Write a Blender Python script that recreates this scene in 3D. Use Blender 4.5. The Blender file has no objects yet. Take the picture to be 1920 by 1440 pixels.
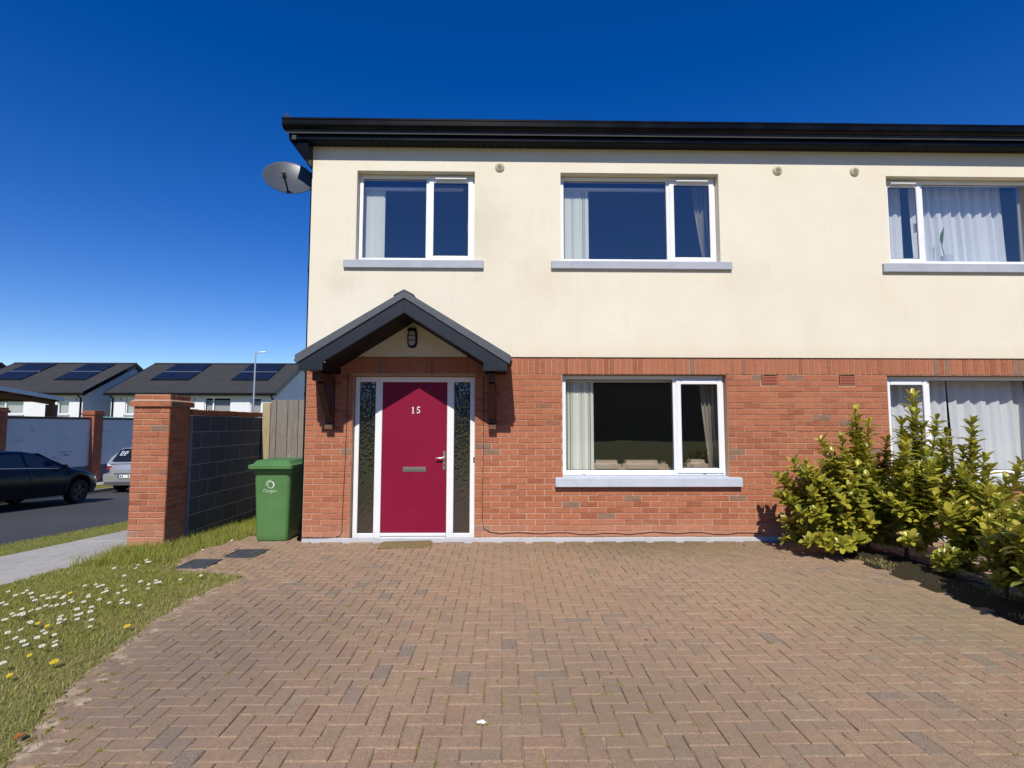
import bpy, bmesh, math, random
import numpy as np
from mathutils import Vector, Matrix
R = random.Random(7)
rng = np.random.default_rng(7)
S = bpy.context.scene
COL = S.collection

# ------------------------------------------------------------ camera, sky, sun, exposure
FPX, DIST, EYE = 1000.0, 7.07, 1.52
cam = bpy.data.objects.new('camera', bpy.data.cameras.new('camera')); COL.objects.link(cam); S.camera = cam
cam.data.sensor_width = 36.0; cam.data.lens = 36.0 * FPX / 1920.0
cam.data.clip_start = .05; cam.data.clip_end = 3000
yaw, pit, rol = math.radians(1.0), math.atan(.076), math.radians(.055)
fw = Vector((math.sin(yaw)*math.cos(pit), math.cos(yaw)*math.cos(pit), math.sin(pit)))
rt = fw.cross(Vector((0, 0, 1))).normalized(); up = rt.cross(fw)
r2 = rt*math.cos(rol) + up*math.sin(rol); u2 = up*math.cos(rol) - rt*math.sin(rol)
M = Matrix((r2, u2, -fw)).transposed().to_4x4(); M.translation = Vector((0, -DIST, EYE))
cam.matrix_world = M
CAMP = Vector((0, -DIST, EYE))

SUN_TO = Vector((-.073, -1.0, 1.02)).normalized()
SUN_EL = math.asin(SUN_TO.z)
SUN_ROT = math.atan2(SUN_TO.x, SUN_TO.y)
W = bpy.data.worlds.new('World'); S.world = W; W.use_nodes = True
wn, wl = W.node_tree.nodes, W.node_tree.links
wn.clear()
sky = wn.new('ShaderNodeTexSky'); sky.sky_type = 'NISHITA'; sky.sun_disc = False
sky.sun_elevation = SUN_EL; sky.sun_rotation = SUN_ROT
sky.altitude = 1500; sky.air_density = 1.0; sky.dust_density = 0; sky.ozone_density = 1.6
hs = wn.new('ShaderNodeHueSaturation'); hs.inputs['Saturation'].default_value = 1.45; hs.inputs['Hue'].default_value = .519
bg = wn.new('ShaderNodeBackground'); bg.inputs['Strength'].default_value = .127
wo = wn.new('ShaderNodeOutputWorld')
wl.new(sky.outputs[0], hs.inputs['Color']); wl.new(hs.outputs[0], bg.inputs['Color']); wl.new(bg.outputs[0], wo.inputs['Surface'])
sl = bpy.data.lights.new('sun', 'SUN'); sl.energy = 4.6; sl.angle = math.radians(.53); sl.color = (1.0, .94, .83)
so = bpy.data.objects.new('sun', sl); COL.objects.link(so); so.location = (-3, -30, 35)
so.rotation_euler = SUN_TO.to_track_quat('Z', 'Y').to_euler()
S.view_settings.view_transform = 'Standard'; S.view_settings.look = 'None'
S.view_settings.exposure = .08; S.view_settings.gamma = 1.0; S.view_settings.use_curve_mapping = False
S.render.engine = 'CYCLES'
S.cycles.max_bounces = 8; S.cycles.transparent_max_bounces = 16
try: S.cycles.use_denoising = True
except Exception: pass

# ------------------------------------------------------------ materials
MATS = {}
def mat(name, col, rough=.6, spec=.5, metal=0., layers=(), bump=(), coat=0., trans=0.):
    """layers: (source, scale, lo, hi, colour[, stretch]); bump: (source, scale, strength, distance[, stretch])"""
    m = bpy.data.materials.new(name); m.use_nodes = True
    n, l = m.node_tree.nodes, m.node_tree.links
    b = n['Principled BSDF']
    b.inputs['Roughness'].default_value = rough; b.inputs['Metallic'].default_value = metal
    b.inputs['Specular IOR Level'].default_value = spec
    b.inputs['Coat Weight'].default_value = coat
    geo = n.new('ShaderNodeNewGeometry')
    def src(kind, scale, stretch=None):
        if kind == 'obj':
            return n.new('ShaderNodeObjectInfo').outputs['Random']
        if kind == 'island':
            return geo.outputs['Random Per Island']
        vec = geo.outputs['Position']
        if stretch:
            mp = n.new('ShaderNodeMapping'); mp.inputs['Scale'].default_value = stretch
            l.new(vec, mp.inputs['Vector']); vec = mp.outputs[0]
        if kind in 'xyz' and len(kind) == 1:
            sp = n.new('ShaderNodeSeparateXYZ'); l.new(vec, sp.inputs[0]); return sp.outputs['xyz'.index(kind)]
        if kind == 'voronoi':
            t = n.new('ShaderNodeTexVoronoi'); t.inputs['Scale'].default_value = scale
            l.new(vec, t.inputs['Vector']); return t.outputs['Distance']
        t = n.new('ShaderNodeTexNoise'); t.inputs['Scale'].default_value = scale
        t.inputs['Detail'].default_value = 5; t.inputs['Roughness'].default_value = .62
        l.new(vec, t.inputs['Vector']); return t.outputs['Fac']
    cur = None
    base = n.new('ShaderNodeRGB'); base.outputs[0].default_value = (*col, 1); cur = base.outputs[0]
    for L in layers:
        kind, scale, lo, hi, c = L[:5]; st = L[5] if len(L) > 5 else None
        amt = L[6] if len(L) > 6 else 1.0
        mr = n.new('ShaderNodeMapRange'); mr.inputs['From Min'].default_value = lo; mr.inputs['From Max'].default_value = hi
        mr.inputs['To Max'].default_value = amt
        if kind == 'mask':            # product of box masks in world space with a ragged edge
            pass
        l.new(src(kind, scale, st), mr.inputs['Value'])
        mx = n.new('ShaderNodeMix'); mx.data_type = 'RGBA'
        l.new(mr.outputs[0], mx.inputs['Factor']); l.new(cur, mx.inputs[6]); mx.inputs[7].default_value = (*c, 1)
        cur = mx.outputs[2]
    l.new(cur, b.inputs['Base Color'])
    prev = None
    for B in bump:
        kind, scale, stg, dist = B[:4]; st = B[4] if len(B) > 4 else None
        bp = n.new('ShaderNodeBump'); bp.inputs['Strength'].default_value = stg; bp.inputs['Distance'].default_value = dist
        l.new(src(kind, scale, st), bp.inputs['Height'])
        if prev: l.new(prev, bp.inputs['Normal'])
        prev = bp.outputs[0]
    if prev: l.new(prev, b.inputs['Normal'])
    if trans > 0:                     # thin translucent sheet
        tr = n.new('ShaderNodeBsdfTranslucent'); l.new(cur, tr.inputs['Color'])
        ms = n.new('ShaderNodeMixShader'); ms.inputs[0].default_value = trans
        l.new(b.outputs[0], ms.inputs[1]); l.new(tr.outputs[0], ms.inputs[2])
        l.new(ms.outputs[0], n['Material Output'].inputs['Surface'])
    MATS[name] = m
    return m
def add_band(m, axis, lo, hi, col, amt, nscale=3.0, nwob=.3):
    """weathering of its own shape: a ragged band in world space along one axis, mixed into the base colour"""
    n, l = m.node_tree.nodes, m.node_tree.links; b = n['Principled BSDF']
    old = b.inputs['Base Color'].links[0].from_socket
    geo = n.new('ShaderNodeNewGeometry'); sp = n.new('ShaderNodeSeparateXYZ'); l.new(geo.outputs['Position'], sp.inputs[0])
    nz = n.new('ShaderNodeTexNoise'); nz.inputs['Scale'].default_value = nscale; nz.inputs['Detail'].default_value = 5; l.new(geo.outputs['Position'], nz.inputs['Vector'])
    ma = n.new('ShaderNodeMath'); ma.operation = 'MULTIPLY_ADD'; l.new(nz.outputs['Fac'], ma.inputs[0]); ma.inputs[1].default_value = nwob
    l.new(sp.outputs[axis], ma.inputs[2])
    mr = n.new('ShaderNodeMapRange'); l.new(ma.outputs[0], mr.inputs['Value'])
    mr.inputs['From Min'].default_value = lo + nwob*.5; mr.inputs['From Max'].default_value = hi + nwob*.5; mr.inputs['To Max'].default_value = amt
    mx = n.new('ShaderNodeMix'); mx.data_type = 'RGBA'; l.new(mr.outputs[0], mx.inputs['Factor'])
    l.new(old, mx.inputs[6]); mx.inputs[7].default_value = (*col, 1); l.new(mx.outputs[2], b.inputs['Base Color'])
def add_spot(m, centre, r0, r1, scale, col, amt):
    """a stain: an ellipsoid in world space with a ragged edge"""
    n, l = m.node_tree.nodes, m.node_tree.links; b = n['Principled BSDF']
    old = b.inputs['Base Color'].links[0].from_socket
    geo = n.new('ShaderNodeNewGeometry')
    mp = n.new('ShaderNodeMapping'); mp.vector_type = 'POINT'
    mp.inputs['Scale'].default_value = scale; mp.inputs['Location'].default_value = tuple(-c*s for c, s in zip(centre, scale))
    l.new(geo.outputs['Position'], mp.inputs['Vector'])
    ln = n.new('ShaderNodeVectorMath'); ln.operation = 'LENGTH'; l.new(mp.outputs[0], ln.inputs[0])
    nz = n.new('ShaderNodeTexNoise'); nz.inputs['Scale'].default_value = 4.0; nz.inputs['Detail'].default_value = 6; l.new(geo.outputs['Position'], nz.inputs['Vector'])
    ma = n.new('ShaderNodeMath'); ma.operation = 'MULTIPLY_ADD'; l.new(nz.outputs['Fac'], ma.inputs[0]); ma.inputs[1].default_value = .9
    l.new(ln.outputs['Value'], ma.inputs[2])
    mr = n.new('ShaderNodeMapRange'); l.new(ma.outputs[0], mr.inputs['Value'])
    mr.inputs['From Min'].default_value = r1 + .45; mr.inputs['From Max'].default_value = r0 + .45; mr.inputs['To Max'].default_value = amt
    mx = n.new('ShaderNodeMix'); mx.data_type = 'RGBA'; l.new(mr.outputs[0], mx.inputs['Factor'])
    l.new(old, mx.inputs[6]); mx.inputs[7].default_value = (*col, 1); l.new(mx.outputs[2], b.inputs['Base Color'])
def glass(name, tint, base, gain, bump=None, rough=.0, dust=0.):
    m = bpy.data.materials.new(name); m.use_nodes = True
    n, l = m.node_tree.nodes, m.node_tree.links; n.remove(n['Principled BSDF'])
    fr = n.new('ShaderNodeLayerWeight')                  # Schlick: the same from either side of the pane
    pw = n.new('ShaderNodeMath'); pw.operation = 'POWER'; pw.inputs[1].default_value = 5.0; l.new(fr.outputs['Facing'], pw.inputs[0])
    ma = n.new('ShaderNodeMath'); ma.operation = 'MULTIPLY_ADD'; ma.inputs[1].default_value = .9; ma.inputs[2].default_value = base + .04*gain; ma.use_clamp = True
    l.new(pw.outputs[0], ma.inputs[0])
    t = n.new('ShaderNodeBsdfTransparent'); t.inputs[0].default_value = (*tint, 1)
    g = n.new('ShaderNodeBsdfGlossy'); g.inputs['Roughness'].default_value = rough
    ms = n.new('ShaderNodeMixShader'); l.new(ma.outputs[0], ms.inputs[0]); l.new(t.outputs[0], ms.inputs[1]); l.new(g.outputs[0], ms.inputs[2])
    l.new(ms.outputs[0], n['Material Output'].inputs['Surface'])
    if dust > 0:                      # a thin film of dust that the sun lights
        d = n.new('ShaderNodeBsdfDiffuse'); d.inputs[0].default_value = (.7, .72, .74, 1)
        m2 = n.new('ShaderNodeMixShader'); m2.inputs[0].default_value = dust
        l.new(ms.outputs[0], m2.inputs[1]); l.new(d.outputs[0], m2.inputs[2]); l.new(m2.outputs[0], n['Material Output'].inputs['Surface'])
    if bump:
        geo = n.new('ShaderNodeNewGeometry'); v = n.new('ShaderNodeTexVoronoi'); v.inputs['Scale'].default_value = bump[0]
        v.feature = 'SMOOTH_F1'
        l.new(geo.outputs['Position'], v.inputs['Vector'])
        bp = n.new('ShaderNodeBump'); bp.inputs['Strength'].default_value = bump[1]; bp.inputs['Distance'].default_value = bump[2]
        l.new(v.outputs['Distance'], bp.inputs['Height']); l.new(bp.outputs[0], g.inputs['Normal']); l.new(bp.outputs[0], fr.inputs['Normal'])
    MATS[name] = m; return m

render_m = mat('cream_render', (.795, .735, .605), .9, .2,
    layers=[('noise', 1.1, .35, .75, (.755, .68, .53)), ('noise', .45, .52, .75, (.82, .775, .66)), ('noise', 75, .5, .72, (.66, .595, .48), None, .55), ('noise', 2.0, .60, .80, (.62, .56, .45), (1, 1, .3), .5), ('noise', 9, .60, .78, (.66, .60, .49), None, .4), ('noise', 2.6, .58, .76, (.66, .61, .51), (3.2, 1, .16), .4)],
    bump=[('noise', 170, .8, .005), ('noise', 24, .15, .006)])
add_band(render_m, 2, 2.62, 2.40, (.60, .50, .36), .28, 5, .22)
add_spot(render_m, (-.30, 0, 4.15), .15, .75, (1.6, .2, 1.0), (.58, .51, .40), .42)
add_spot(render_m, (.55, 0, 3.5), .1, .7, (1.5, .2, 1.4), (.62, .53, .40), .35)
add_spot(render_m, (-2.15, 0, 3.45), .1, .6, (2.0, .2, 1.6), (.60, .53, .42), .32)
add_spot(render_m, (3.2, 0, 3.55), .1, .7, (1.2, .2, 1.6), (.64, .56, .44), .30)
def brick_mat(name, rnd):
    m = mat(name, (.365, .128, .066), .9, .2,
        layers=[(rnd, 0, 0, .55, (.425, .156, .082)), (rnd, 0, .55, .92, (.30, .098, .050)), (rnd, 0, .955, .965, (.215, .15, .105)),
                ('noise', 14, .42, .72, (.48, .20, .115), (.5, 1, 2.2), .55), ('noise', 50, .52, .70, (.20, .062, .040), (.6, 1, 2.4), .65), ('noise', 130, .62, .8, (.56, .30, .20), None, .5)],
        bump=[('noise', 45, .5, .006, (.45, 1, 1.6)), ('noise', 260, .35, .002)])
    add_band(m, 2, .32, .05, (.58, .33, .235), .42, 4, .25)
    add_band(m, 2, 2.05, 2.42, (.33, .115, .075), .22, 3, .2)
    return m
brick_o, brick_i = brick_mat('brick_single', 'obj'), brick_mat('brick_joined', 'island')
mortar_m = mat('mortar', (.60, .47, .34), .95, .1, layers=[('noise', 9, .4, .7, (.50, .37, .25)), ('noise', 1.3, .45, .66, (.44, .29, .19))], bump=[('noise', 180, .6, .003)])
add_band(mortar_m, 2, .95, 1.8, (.36, .225, .145), .7, 2.0, .5)
def paver_mat(name, rnd):
    m = mat(name, (.375, .240, .155), .92, .15,
        layers=[(rnd, 0, 0, .3, (.355, .230, .155)), (rnd, 0, .3, .55, (.385, .250, .156)), (rnd, 0, .55, .75, (.37, .242, .152)), (rnd, 0, .78, .83, (.30, .22, .158)), (rnd, 0, .87, .89, (.38, .222, .142)), (rnd, 0, .93, .95, (.385, .29, .18)), (rnd, 0, .972, .975, (.225, .19, .155)),
                ('noise', .55, .45, .72, (.30, .225, .14), None, .55), ('noise', .9, .50, .78, (.225, .175, .135), (1, 1.4, 1), .65), ('noise', 5.5, .45, .72, (.25, .178, .118), None, .6), ('noise', 28, .45, .72, (.21, .148, .10), None, .6),
                ('noise', 75, .56, .66, (.19, .135, .092), None, .55), ('noise', 150, .50, .60, (.50, .375, .255), None, .6), ('noise', 180, .56, .66, (.11, .08, .055), None, .75)],
        bump=[('noise', 170, 1.0, .0045), ('noise', 35, .6, .006)])
    add_spot(m, (1.9, .1, 0), .25, 1.25, (.55, 1.0, 1), (.185, .15, .075), .85)
    add_spot(m, (-2.0, -3.4, 0), .2, 1.3, (.9, .7, 1), (.19, .148, .12), .6)
    add_spot(m, (.2, -1.6, 0), .2, 1.2, (.8, .7, 1), (.40, .25, .15), .5)
    add_spot(m, (2.4, -2.3, 0), .15, 1.0, (.8, .9, 1), (.42, .275, .17), .5)
    add_spot(m, (.6, -4.1, 0), .1, .9, (.8, 1.0, 1), (.22, .17, .12), .45)
    add_spot(m, (3.3, -2.6, 0), .2, 1.2, (.9, .8, 1), (.25, .215, .125), .5)
    return m
paver_o, paver_i = paver_mat('paver_single', 'obj'), paver_mat('paver_joined', 'island')
joint_m = mat('joint_sand', (.30, .22, .15), .95, .1, layers=[('noise', 9, .45, .62, (.50, .40, .28)), ('noise', 14, .56, .68, (.07, .06, .035))], bump=[('noise', 150, .8, .004)])
conc_m = mat('path_concrete', (.40, .385, .35), .9, .2, layers=[('noise', 1.2, .4, .7, (.33, .32, .29)), ('noise', 40, .5, .7, (.48, .46, .42)), ('noise', 5, .55, .75, (.25, .24, .21), (3, 1, 1))], bump=[('noise', 90, .5, .004)])
asph_m = mat('asphalt', (.052, .052, .056), .82, .35, layers=[('noise', .35, .4, .7, (.066, .065, .068)), ('noise', 200, .55, .75, (.10, .10, .10), None, .6)], bump=[('noise', 220, .6, .004)])
soil_m = mat('soil', (.055, .042, .028), .95, .1, layers=[('noise', 5, .45, .65, (.045, .05, .02)), ('noise', 60, .55, .75, (.11, .085, .055))], bump=[('noise', 40, .9, .03)])
turf_m = mat('turf', (.24, .225, .08), .95, .1, layers=[('noise', 2, .4, .65, (.19, .20, .055)), ('noise', 30, .5, .7, (.14, .12, .05))], bump=[('noise', 60, .8, .03)])
grass_m = mat('grass_blades', (.33, .385, .055), .5, .35, trans=.45,
    layers=[('island', 0, 0, .5, (.42, .43, .085)), ('island', 0, .5, .95, (.27, .345, .045)), ('island', 0, .93, .94, (.40, .34, .16)), ('noise', .9, .42, .62, (.42, .38, .11), None, .6), ('noise', 4, .55, .75, (.20, .27, .04), None, .5)])
dry_m = mat('dry_grass', (.46, .40, .17), .6, .3, trans=.35, layers=[('island', 0, 0, .6, (.36, .33, .10)), ('island', 0, .6, 1, (.52, .44, .22))])
white_m = mat('white_upvc', (.80, .81, .82), .32, .5, layers=[('noise', 3, .5, .8, (.74, .75, .76))])
sill_m = mat('sill_concrete', (.40, .42, .47), .75, .3, layers=[('noise', 6, .4, .7, (.34, .365, .42)), ('noise', 70, .5, .75, (.46, .48, .53))], bump=[('noise', 150, .3, .002)])
sillg_m = mat('sill_concrete_pale', (.50, .54, .60), .7, .3, layers=[('noise', 6, .4, .7, (.43, .48, .56)), ('noise', 50, .5, .75, (.55, .58, .62))], bump=[('noise', 150, .3, .002)])
door_m = mat('crimson_door', (.215, .006, .033), .42, .22, layers=[('noise', 1.6, .4, .75, (.245, .009, .040))], bump=[('noise', 60, .05, .001, (1, 1, .12))])
steel_m = mat('brushed_steel', (.62, .60, .58), .28, .5, .9)
black_m = mat('black_upvc', (.0035, .004, .005), .22, .13, layers=[('noise', 2, .45, .7, (.010, .011, .013))])
soffit_m = mat('black_soffit', (.005, .006, .008), .55, .2)
slate_m = mat('roof_slate', (.03, .031, .035), .75, .4, layers=[('noise', 5, .4, .7, (.045, .045, .05))])
barge_m = mat('charcoal_board', (.011, .0145, .021), .42, .4, layers=[('noise', 3, .4, .7, (.016, .020, .028))])
tile_m = mat('grey_tile', (.085, .095, .11), .6, .4, layers=[('noise', 7, .4, .7, (.065, .073, .088)), ('noise', 50, .55, .75, (.12, .13, .145)), ('noise', 3, .6, .8, (.16, .165, .15))], bump=[('noise', 70, .25, .003)])
timber_m = mat('dark_timber', (.060, .022, .014), .6, .4, layers=[('noise', 8, .4, .7, (.085, .034, .02), (4, 4, .5))], bump=[('noise', 30, .3, .002, (6, 6, .6))])
plinth_m = mat('plinth', (.50, .51, .54), .85, .2, layers=[('noise', 7, .5, .7, (.45, .45, .46)), ('noise', 25, .6, .8, (.30, .26, .22))], bump=[('noise', 50, .4, .004)])
terra_m = mat('terracotta', (.36, .11, .07), .8, .3)
dark_m = mat('shade_black', (.010, .010, .011), .9, .1)  # near-black colour standing in for shade inside vents and far rooms
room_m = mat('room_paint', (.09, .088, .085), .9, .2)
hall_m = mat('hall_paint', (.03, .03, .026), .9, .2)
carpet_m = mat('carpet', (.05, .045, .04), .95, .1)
blind_m = mat('blind_fabric', (.82, .84, .76), .8, .2, trans=.12, bump=[('noise', 160, .2, .001)])
curtain_m = mat('curtain_cream', (.46, .43, .36), .85, .2, trans=.15, layers=[('noise', 20, .4, .7, (.38, .35, .30))])
net_m = mat('net_curtain', (.80, .82, .84), .9, .1, trans=.15, layers=[('voronoi', 13, .16, .07, (.90, .90, .90)), ('noise', 45, .45, .75, (.70, .73, .76), None, .6)], bump=[('noise', 300, .3, .001)])
leather_m = mat('beige_leather', (.42, .33, .24), .38, .5, layers=[('noise', 9, .4, .7, (.36, .28, .20))], bump=[('noise', 70, .2, .003)])
plaster_m = mat('vent_plastic', (.50, .47, .32), .6, .4, layers=[('noise', 20, .4, .7, (.42, .39, .26))])
wg = glass('window_glass', (.95, .965, .97), .085, 1.5, dust=.006)
ug = glass('upstairs_glass', (.93, .95, .96), .125, 1.75, dust=.012)
og = glass('obscure_glass', (.40, .44, .41), .17, 1.9, (26, .42, .008), .14, dust=.012)
cg = glass('car_glass', (.30, .34, .34), .03, 1.3)
binm = mat('green_plastic', (.078, .188, .056), .48, .5, layers=[('noise', 2.5, .4, .75, (.095, .225, .07)), ('noise', 40, .55, .8, (.11, .24, .085), (1, 1, .3), .5)], bump=[('noise', 300, .08, .001)])
logo_m = mat('white_print', (.74, .78, .74), .6, .3)
logo2_m = mat('worn_print', (.36, .50, .34), .6, .3, layers=[('noise', 40, .42, .62, (.62, .70, .62))])
rub_m = mat('rubber', (.012, .012, .013), .75, .3)
block_m = mat('block_grey', (.075, .088, .105), .92, .2, layers=[('obj', 0, 0, 1, (.105, .118, .135)), ('noise', 20, .4, .7, (.065, .075, .09)), ('noise', 120, .5, .75, (.13, .14, .15))], bump=[('noise', 120, .6, .006)])
bmort_m = mat('block_mortar', (.27, .275, .28), .95, .1, bump=[('noise', 120, .5, .004)])
fence_m = mat('weathered_timber', (.235, .205, .175), .88, .2, layers=[('obj', 0, 0, 1, (.185, .165, .145)), ('noise', 6, .4, .7, (.30, .265, .225), (9, 9, .5)), ('noise', 25, .5, .7, (.085, .075, .066), (14, 14, .35), .9), ('noise', 3.2, .62, .7, (.42, .40, .36), (1, 1, .5), .6)], bump=[('noise', 30, .5, .004, (9, 9, .5))])
post_m = mat('pale_timber', (.40, .335, .20), .85, .2, layers=[('noise', 10, .4, .7, (.31, .26, .16), (8, 8, .4))], bump=[('noise', 30, .4, .003, (9, 9, .4))])
iron_m = mat('cast_iron', (.045, .052, .06), .7, .4, layers=[('noise', 12, .4, .7, (.07, .075, .08)), ('noise', 60, .55, .7, (.11, .10, .085))], bump=[('voronoi', 60, .5, .003)])
mat_m = mat('coir', (.24, .18, .085), .95, .1, layers=[('noise', 20, .4, .7, (.17, .13, .06))], bump=[('noise', 160, .8, .004)])
gwall_m = mat('grey_render', (.56, .59, .63), .9, .2, layers=[('noise', 1.5, .4, .75, (.49, .53, .58)), ('noise', 2.2, .63, .68, (.16, .18, .21), (2.2, .7, 2.6), .75)], bump=[('noise', 90, .3, .004)])
gbase_m = mat('grey_render_base', (.115, .14, .17), .9, .2, layers=[('noise', 3, .4, .7, (.09, .11, .14))])
farbrick_m = mat('far_brick', (.34, .115, .065), .9, .2, layers=[('noise', 22, .4, .65, (.26, .085, .05), (1, 1, 3)), ('noise', 8, .5, .7, (.42, .18, .11))], bump=[('noise', 40, .4, .01, (1, 1, 3))])
wwall_m = mat('white_render', (.74, .75, .75), .9, .2, layers=[('noise', .8, .4, .75, (.68, .69, .70))])
shroof_m = mat('far_slate', (.040, .040, .043), .85, .3, layers=[('noise', 1.2, .4, .7, (.052, .051, .051)), ('noise', 9, .45, .7, (.038, .038, .04), (1, 1, 4))], bump=[('noise', 6, .5, .03, (1, .2, 8))])
solar_m = mat('solar_cell', (.008, .012, .030), .4, .15, layers=[('noise', 2, .4, .7, (.011, .017, .042))])
solar_rail_m = mat('panel_rail', (.13, .15, .18), .5, .4)
galv_m = mat('galvanised', (.48, .50, .52), .45, .5, .6)
alu_m = mat('pale_metal', (.50, .55, .62), .5, .4, .2)
under_m = mat('brown_boards', (.16, .085, .045), .8, .3, layers=[('noise', 5, .4, .7, (.11, .06, .035), (1, 6, 1))])
teal_m = mat('teal_sheet', (.10, .33, .30), .6, .4, layers=[('noise', 4, .4, .7, (.16, .42, .38))])
navy_m = mat('navy_paint', (.0025, .004, .014), .22, .16)
silver_m = mat('silver_paint', (.50, .52, .54), .25, .5, .55, coat=.6)
red_m = mat('red_lens', (.45, .012, .012), .15, .5, coat=.5)
clear_m = mat('clear_lens', (.75, .76, .78), .12, .6)
plate_m = mat('number_plate', (.78, .78, .74), .5, .4)
pblue_m = mat('plate_blue', (.03, .06, .30), .5, .4)
bark_m = mat('shrub_bark', (.085, .06, .04), .9, .2, layers=[('noise', 20, .4, .7, (.13, .10, .07), (2, 2, .5))], bump=[('noise', 60, .5, .004)])
def leaf_mat(name, rnd):
    m = mat(name, (.38, .37, .04), .30, .5, trans=.32,
        layers=[(rnd, 0, 0, .4, (.56, .50, .06)), (rnd, 0, .35, .75, (.20, .245, .032)), (rnd, 0, .9, .97, (.30, .24, .03)),  # darker leaf share put in for the shaded parts of the shrubs
                ('noise', 2.2, .42, .62, (.50, .45, .06), None, .4), ('noise', 70, .5, .8, (.22, .25, .03), None, .4)], bump=[('noise', 60, .15, .002)])
    return m
leaf_o, leaf_i = leaf_mat('leaf_single', 'obj'), leaf_mat('leaf_joined', 'island')
yleaf_m = mat('yellow_leaf', (.55, .40, .03), .45, .4, trans=.25)
oleaf_m = mat('orange_leaf', (.42, .13, .03), .6, .3)
petal_m = mat('daisy_petal', (.80, .80, .78), .6, .3, trans=.2)
yolk_m = mat('flower_yellow', (.62, .42, .015), .6, .3)
stem_m = mat('flower_stem', (.09, .13, .03), .6, .3)
paper_m = mat('white_scrap', (.82, .82, .80), .8, .2)
crumb_m = mat('debris', (.05, .036, .024), .9, .1, layers=[('island', 0, .3, .8, (.11, .08, .05))])
dish_m = mat('dish_grey', (.085, .097, .115), .36, .5, .25, layers=[('noise', 5, .4, .75, (.07, .082, .098))])
scr_m = mat('screen_black', (.006, .006, .008), .2, .5)
wedge_m = mat('pale_blue_shape', (.28, .36, .50), .6, .3)
pot_m = mat('white_pot', (.55, .60, .66), .5, .4)

# ------------------------------------------------------------ mesh helpers
WO = {}                                     # world origin of every object built here (none is rotated)
class MB:
    def __init__(s, xf=None): s.v = []; s.f = []; s.xf = xf
    def add(s, vs, fs):
        o = len(s.v)
        s.v += [tuple(s.xf @ Vector(p)) if s.xf else tuple(p) for p in vs]
        s.f += [tuple(i + o for i in f) for f in fs]; return s
    def box(s, x0, x1, y0, y1, z0, z1):
        return s.add([(x0,y0,z0),(x1,y0,z0),(x1,y1,z0),(x0,y1,z0),(x0,y0,z1),(x1,y0,z1),(x1,y1,z1),(x0,y1,z1)],
              [(0,3,2,1),(4,5,6,7),(0,1,5,4),(1,2,6,5),(2,3,7,6),(3,0,4,7)])
    def hexa(s, b, t):                      # 4 bottom + 4 top points, both counter-clockwise from above
        return s.add(list(b) + list(t), [(0,3,2,1),(4,5,6,7),(0,1,5,4),(1,2,6,5),(2,3,7,6),(3,0,4,7)])
    def prism(s, poly, axis, a, b):         # polygon in the two other axes, extruded along axis
        n = len(poly)
        def P(p, t):
            q = list(p); q.insert(axis, t); return q
        fs = [tuple(range(n - 1, -1, -1)), tuple(range(n, 2*n))] + [(i, (i+1) % n, n + (i+1) % n, n + i) for i in range(n)]
        return s.add([P(p, a) for p in poly] + [P(p, b) for p in poly], fs)
    def tube(s, pts, r, k=8, caps=True):
        pts = [Vector(p) for p in pts]; rs = r if isinstance(r, (list, tuple)) else [r]*len(pts)
        vs = []; nrm = None
        for i, p in enumerate(pts):
            d = (pts[min(i+1, len(pts)-1)] - pts[max(i-1, 0)]).normalized()
            if nrm is None: nrm = d.orthogonal().normalized()
            else: nrm = (nrm - d*nrm.dot(d)); nrm = nrm.normalized() if nrm.length > 1e-6 else d.orthogonal().normalized()
            bn = d.cross(nrm)
            vs += [p + (nrm*math.cos(2*math.pi*j/k) + bn*math.sin(2*math.pi*j/k))*rs[i] for j in range(k)]
        fs = [(i*k+j, i*k+(j+1) % k, (i+1)*k+(j+1) % k, (i+1)*k+j) for i in range(len(pts)-1) for j in range(k)]
        if caps: fs += [tuple(range(k-1, -1, -1)), tuple(range((len(pts)-1)*k, len(pts)*k))]
        return s.add(vs, fs)
    def lathe(s, prof, c, axis, k=24):      # prof: (radius, distance along axis)
        ax = Vector(axis).normalized(); u = ax.orthogonal().normalized(); w = ax.cross(u); c = Vector(c)
        vs = [c + ax*h + (u*math.cos(2*math.pi*j/k) + w*math.sin(2*math.pi*j/k))*max(r, 1e-5) for r, h in prof for j in range(k)]
        fs = [(i*k+j, i*k+(j+1) % k, (i+1)*k+(j+1) % k, (i+1)*k+j) for i in range(len(prof)-1) for j in range(k)]
        return s.add(vs, fs)
    def cyl(s, a, b, r, k=16): return s.tube([a, b], r, k)
    def build(s, name, m, parent=None, bevel=0., smooth=False, seg=1, normals=True):
        v = np.array(s.v, dtype=float); lo, hi = v.min(0), v.max(0)
        o = Vector(((lo[0]+hi[0])/2, (lo[1]+hi[1])/2, lo[2] if parent is None else (lo[2]+hi[2])/2))
        me = bpy.data.meshes.new(name); me.from_pydata((v - np.array(o)).tolist(), [], s.f); me.update()
        if bevel or normals:
            bm = bmesh.new(); bm.from_mesh(me)
            if normals: bmesh.ops.recalc_face_normals(bm, faces=bm.faces)
            if bevel:
                ed = [e for e in bm.edges if len(e.link_faces) == 2 and e.calc_face_angle(0) > .5]
                bmesh.ops.bevel(bm, geom=ed, offset=bevel, segments=seg, affect='EDGES', clamp_overlap=True)
            bm.to_mesh(me); bm.free()
        if smooth:
            me.polygons.foreach_set('use_smooth', [True]*len(me.polygons))
            try: me.set_sharp_from_angle(angle=math.radians(38))
            except Exception: pass
        me.materials.append(m)
        return place(name, me, o, parent)
def place(name, me, o, parent=None):
    ob = bpy.data.objects.new(name, me); COL.objects.link(ob); o = Vector(o)
    WO[ob.name] = o
    if parent is not None:
        ob.parent = parent; ob.location = o - WO[parent.name]
    else: ob.location = o
    return ob
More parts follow.
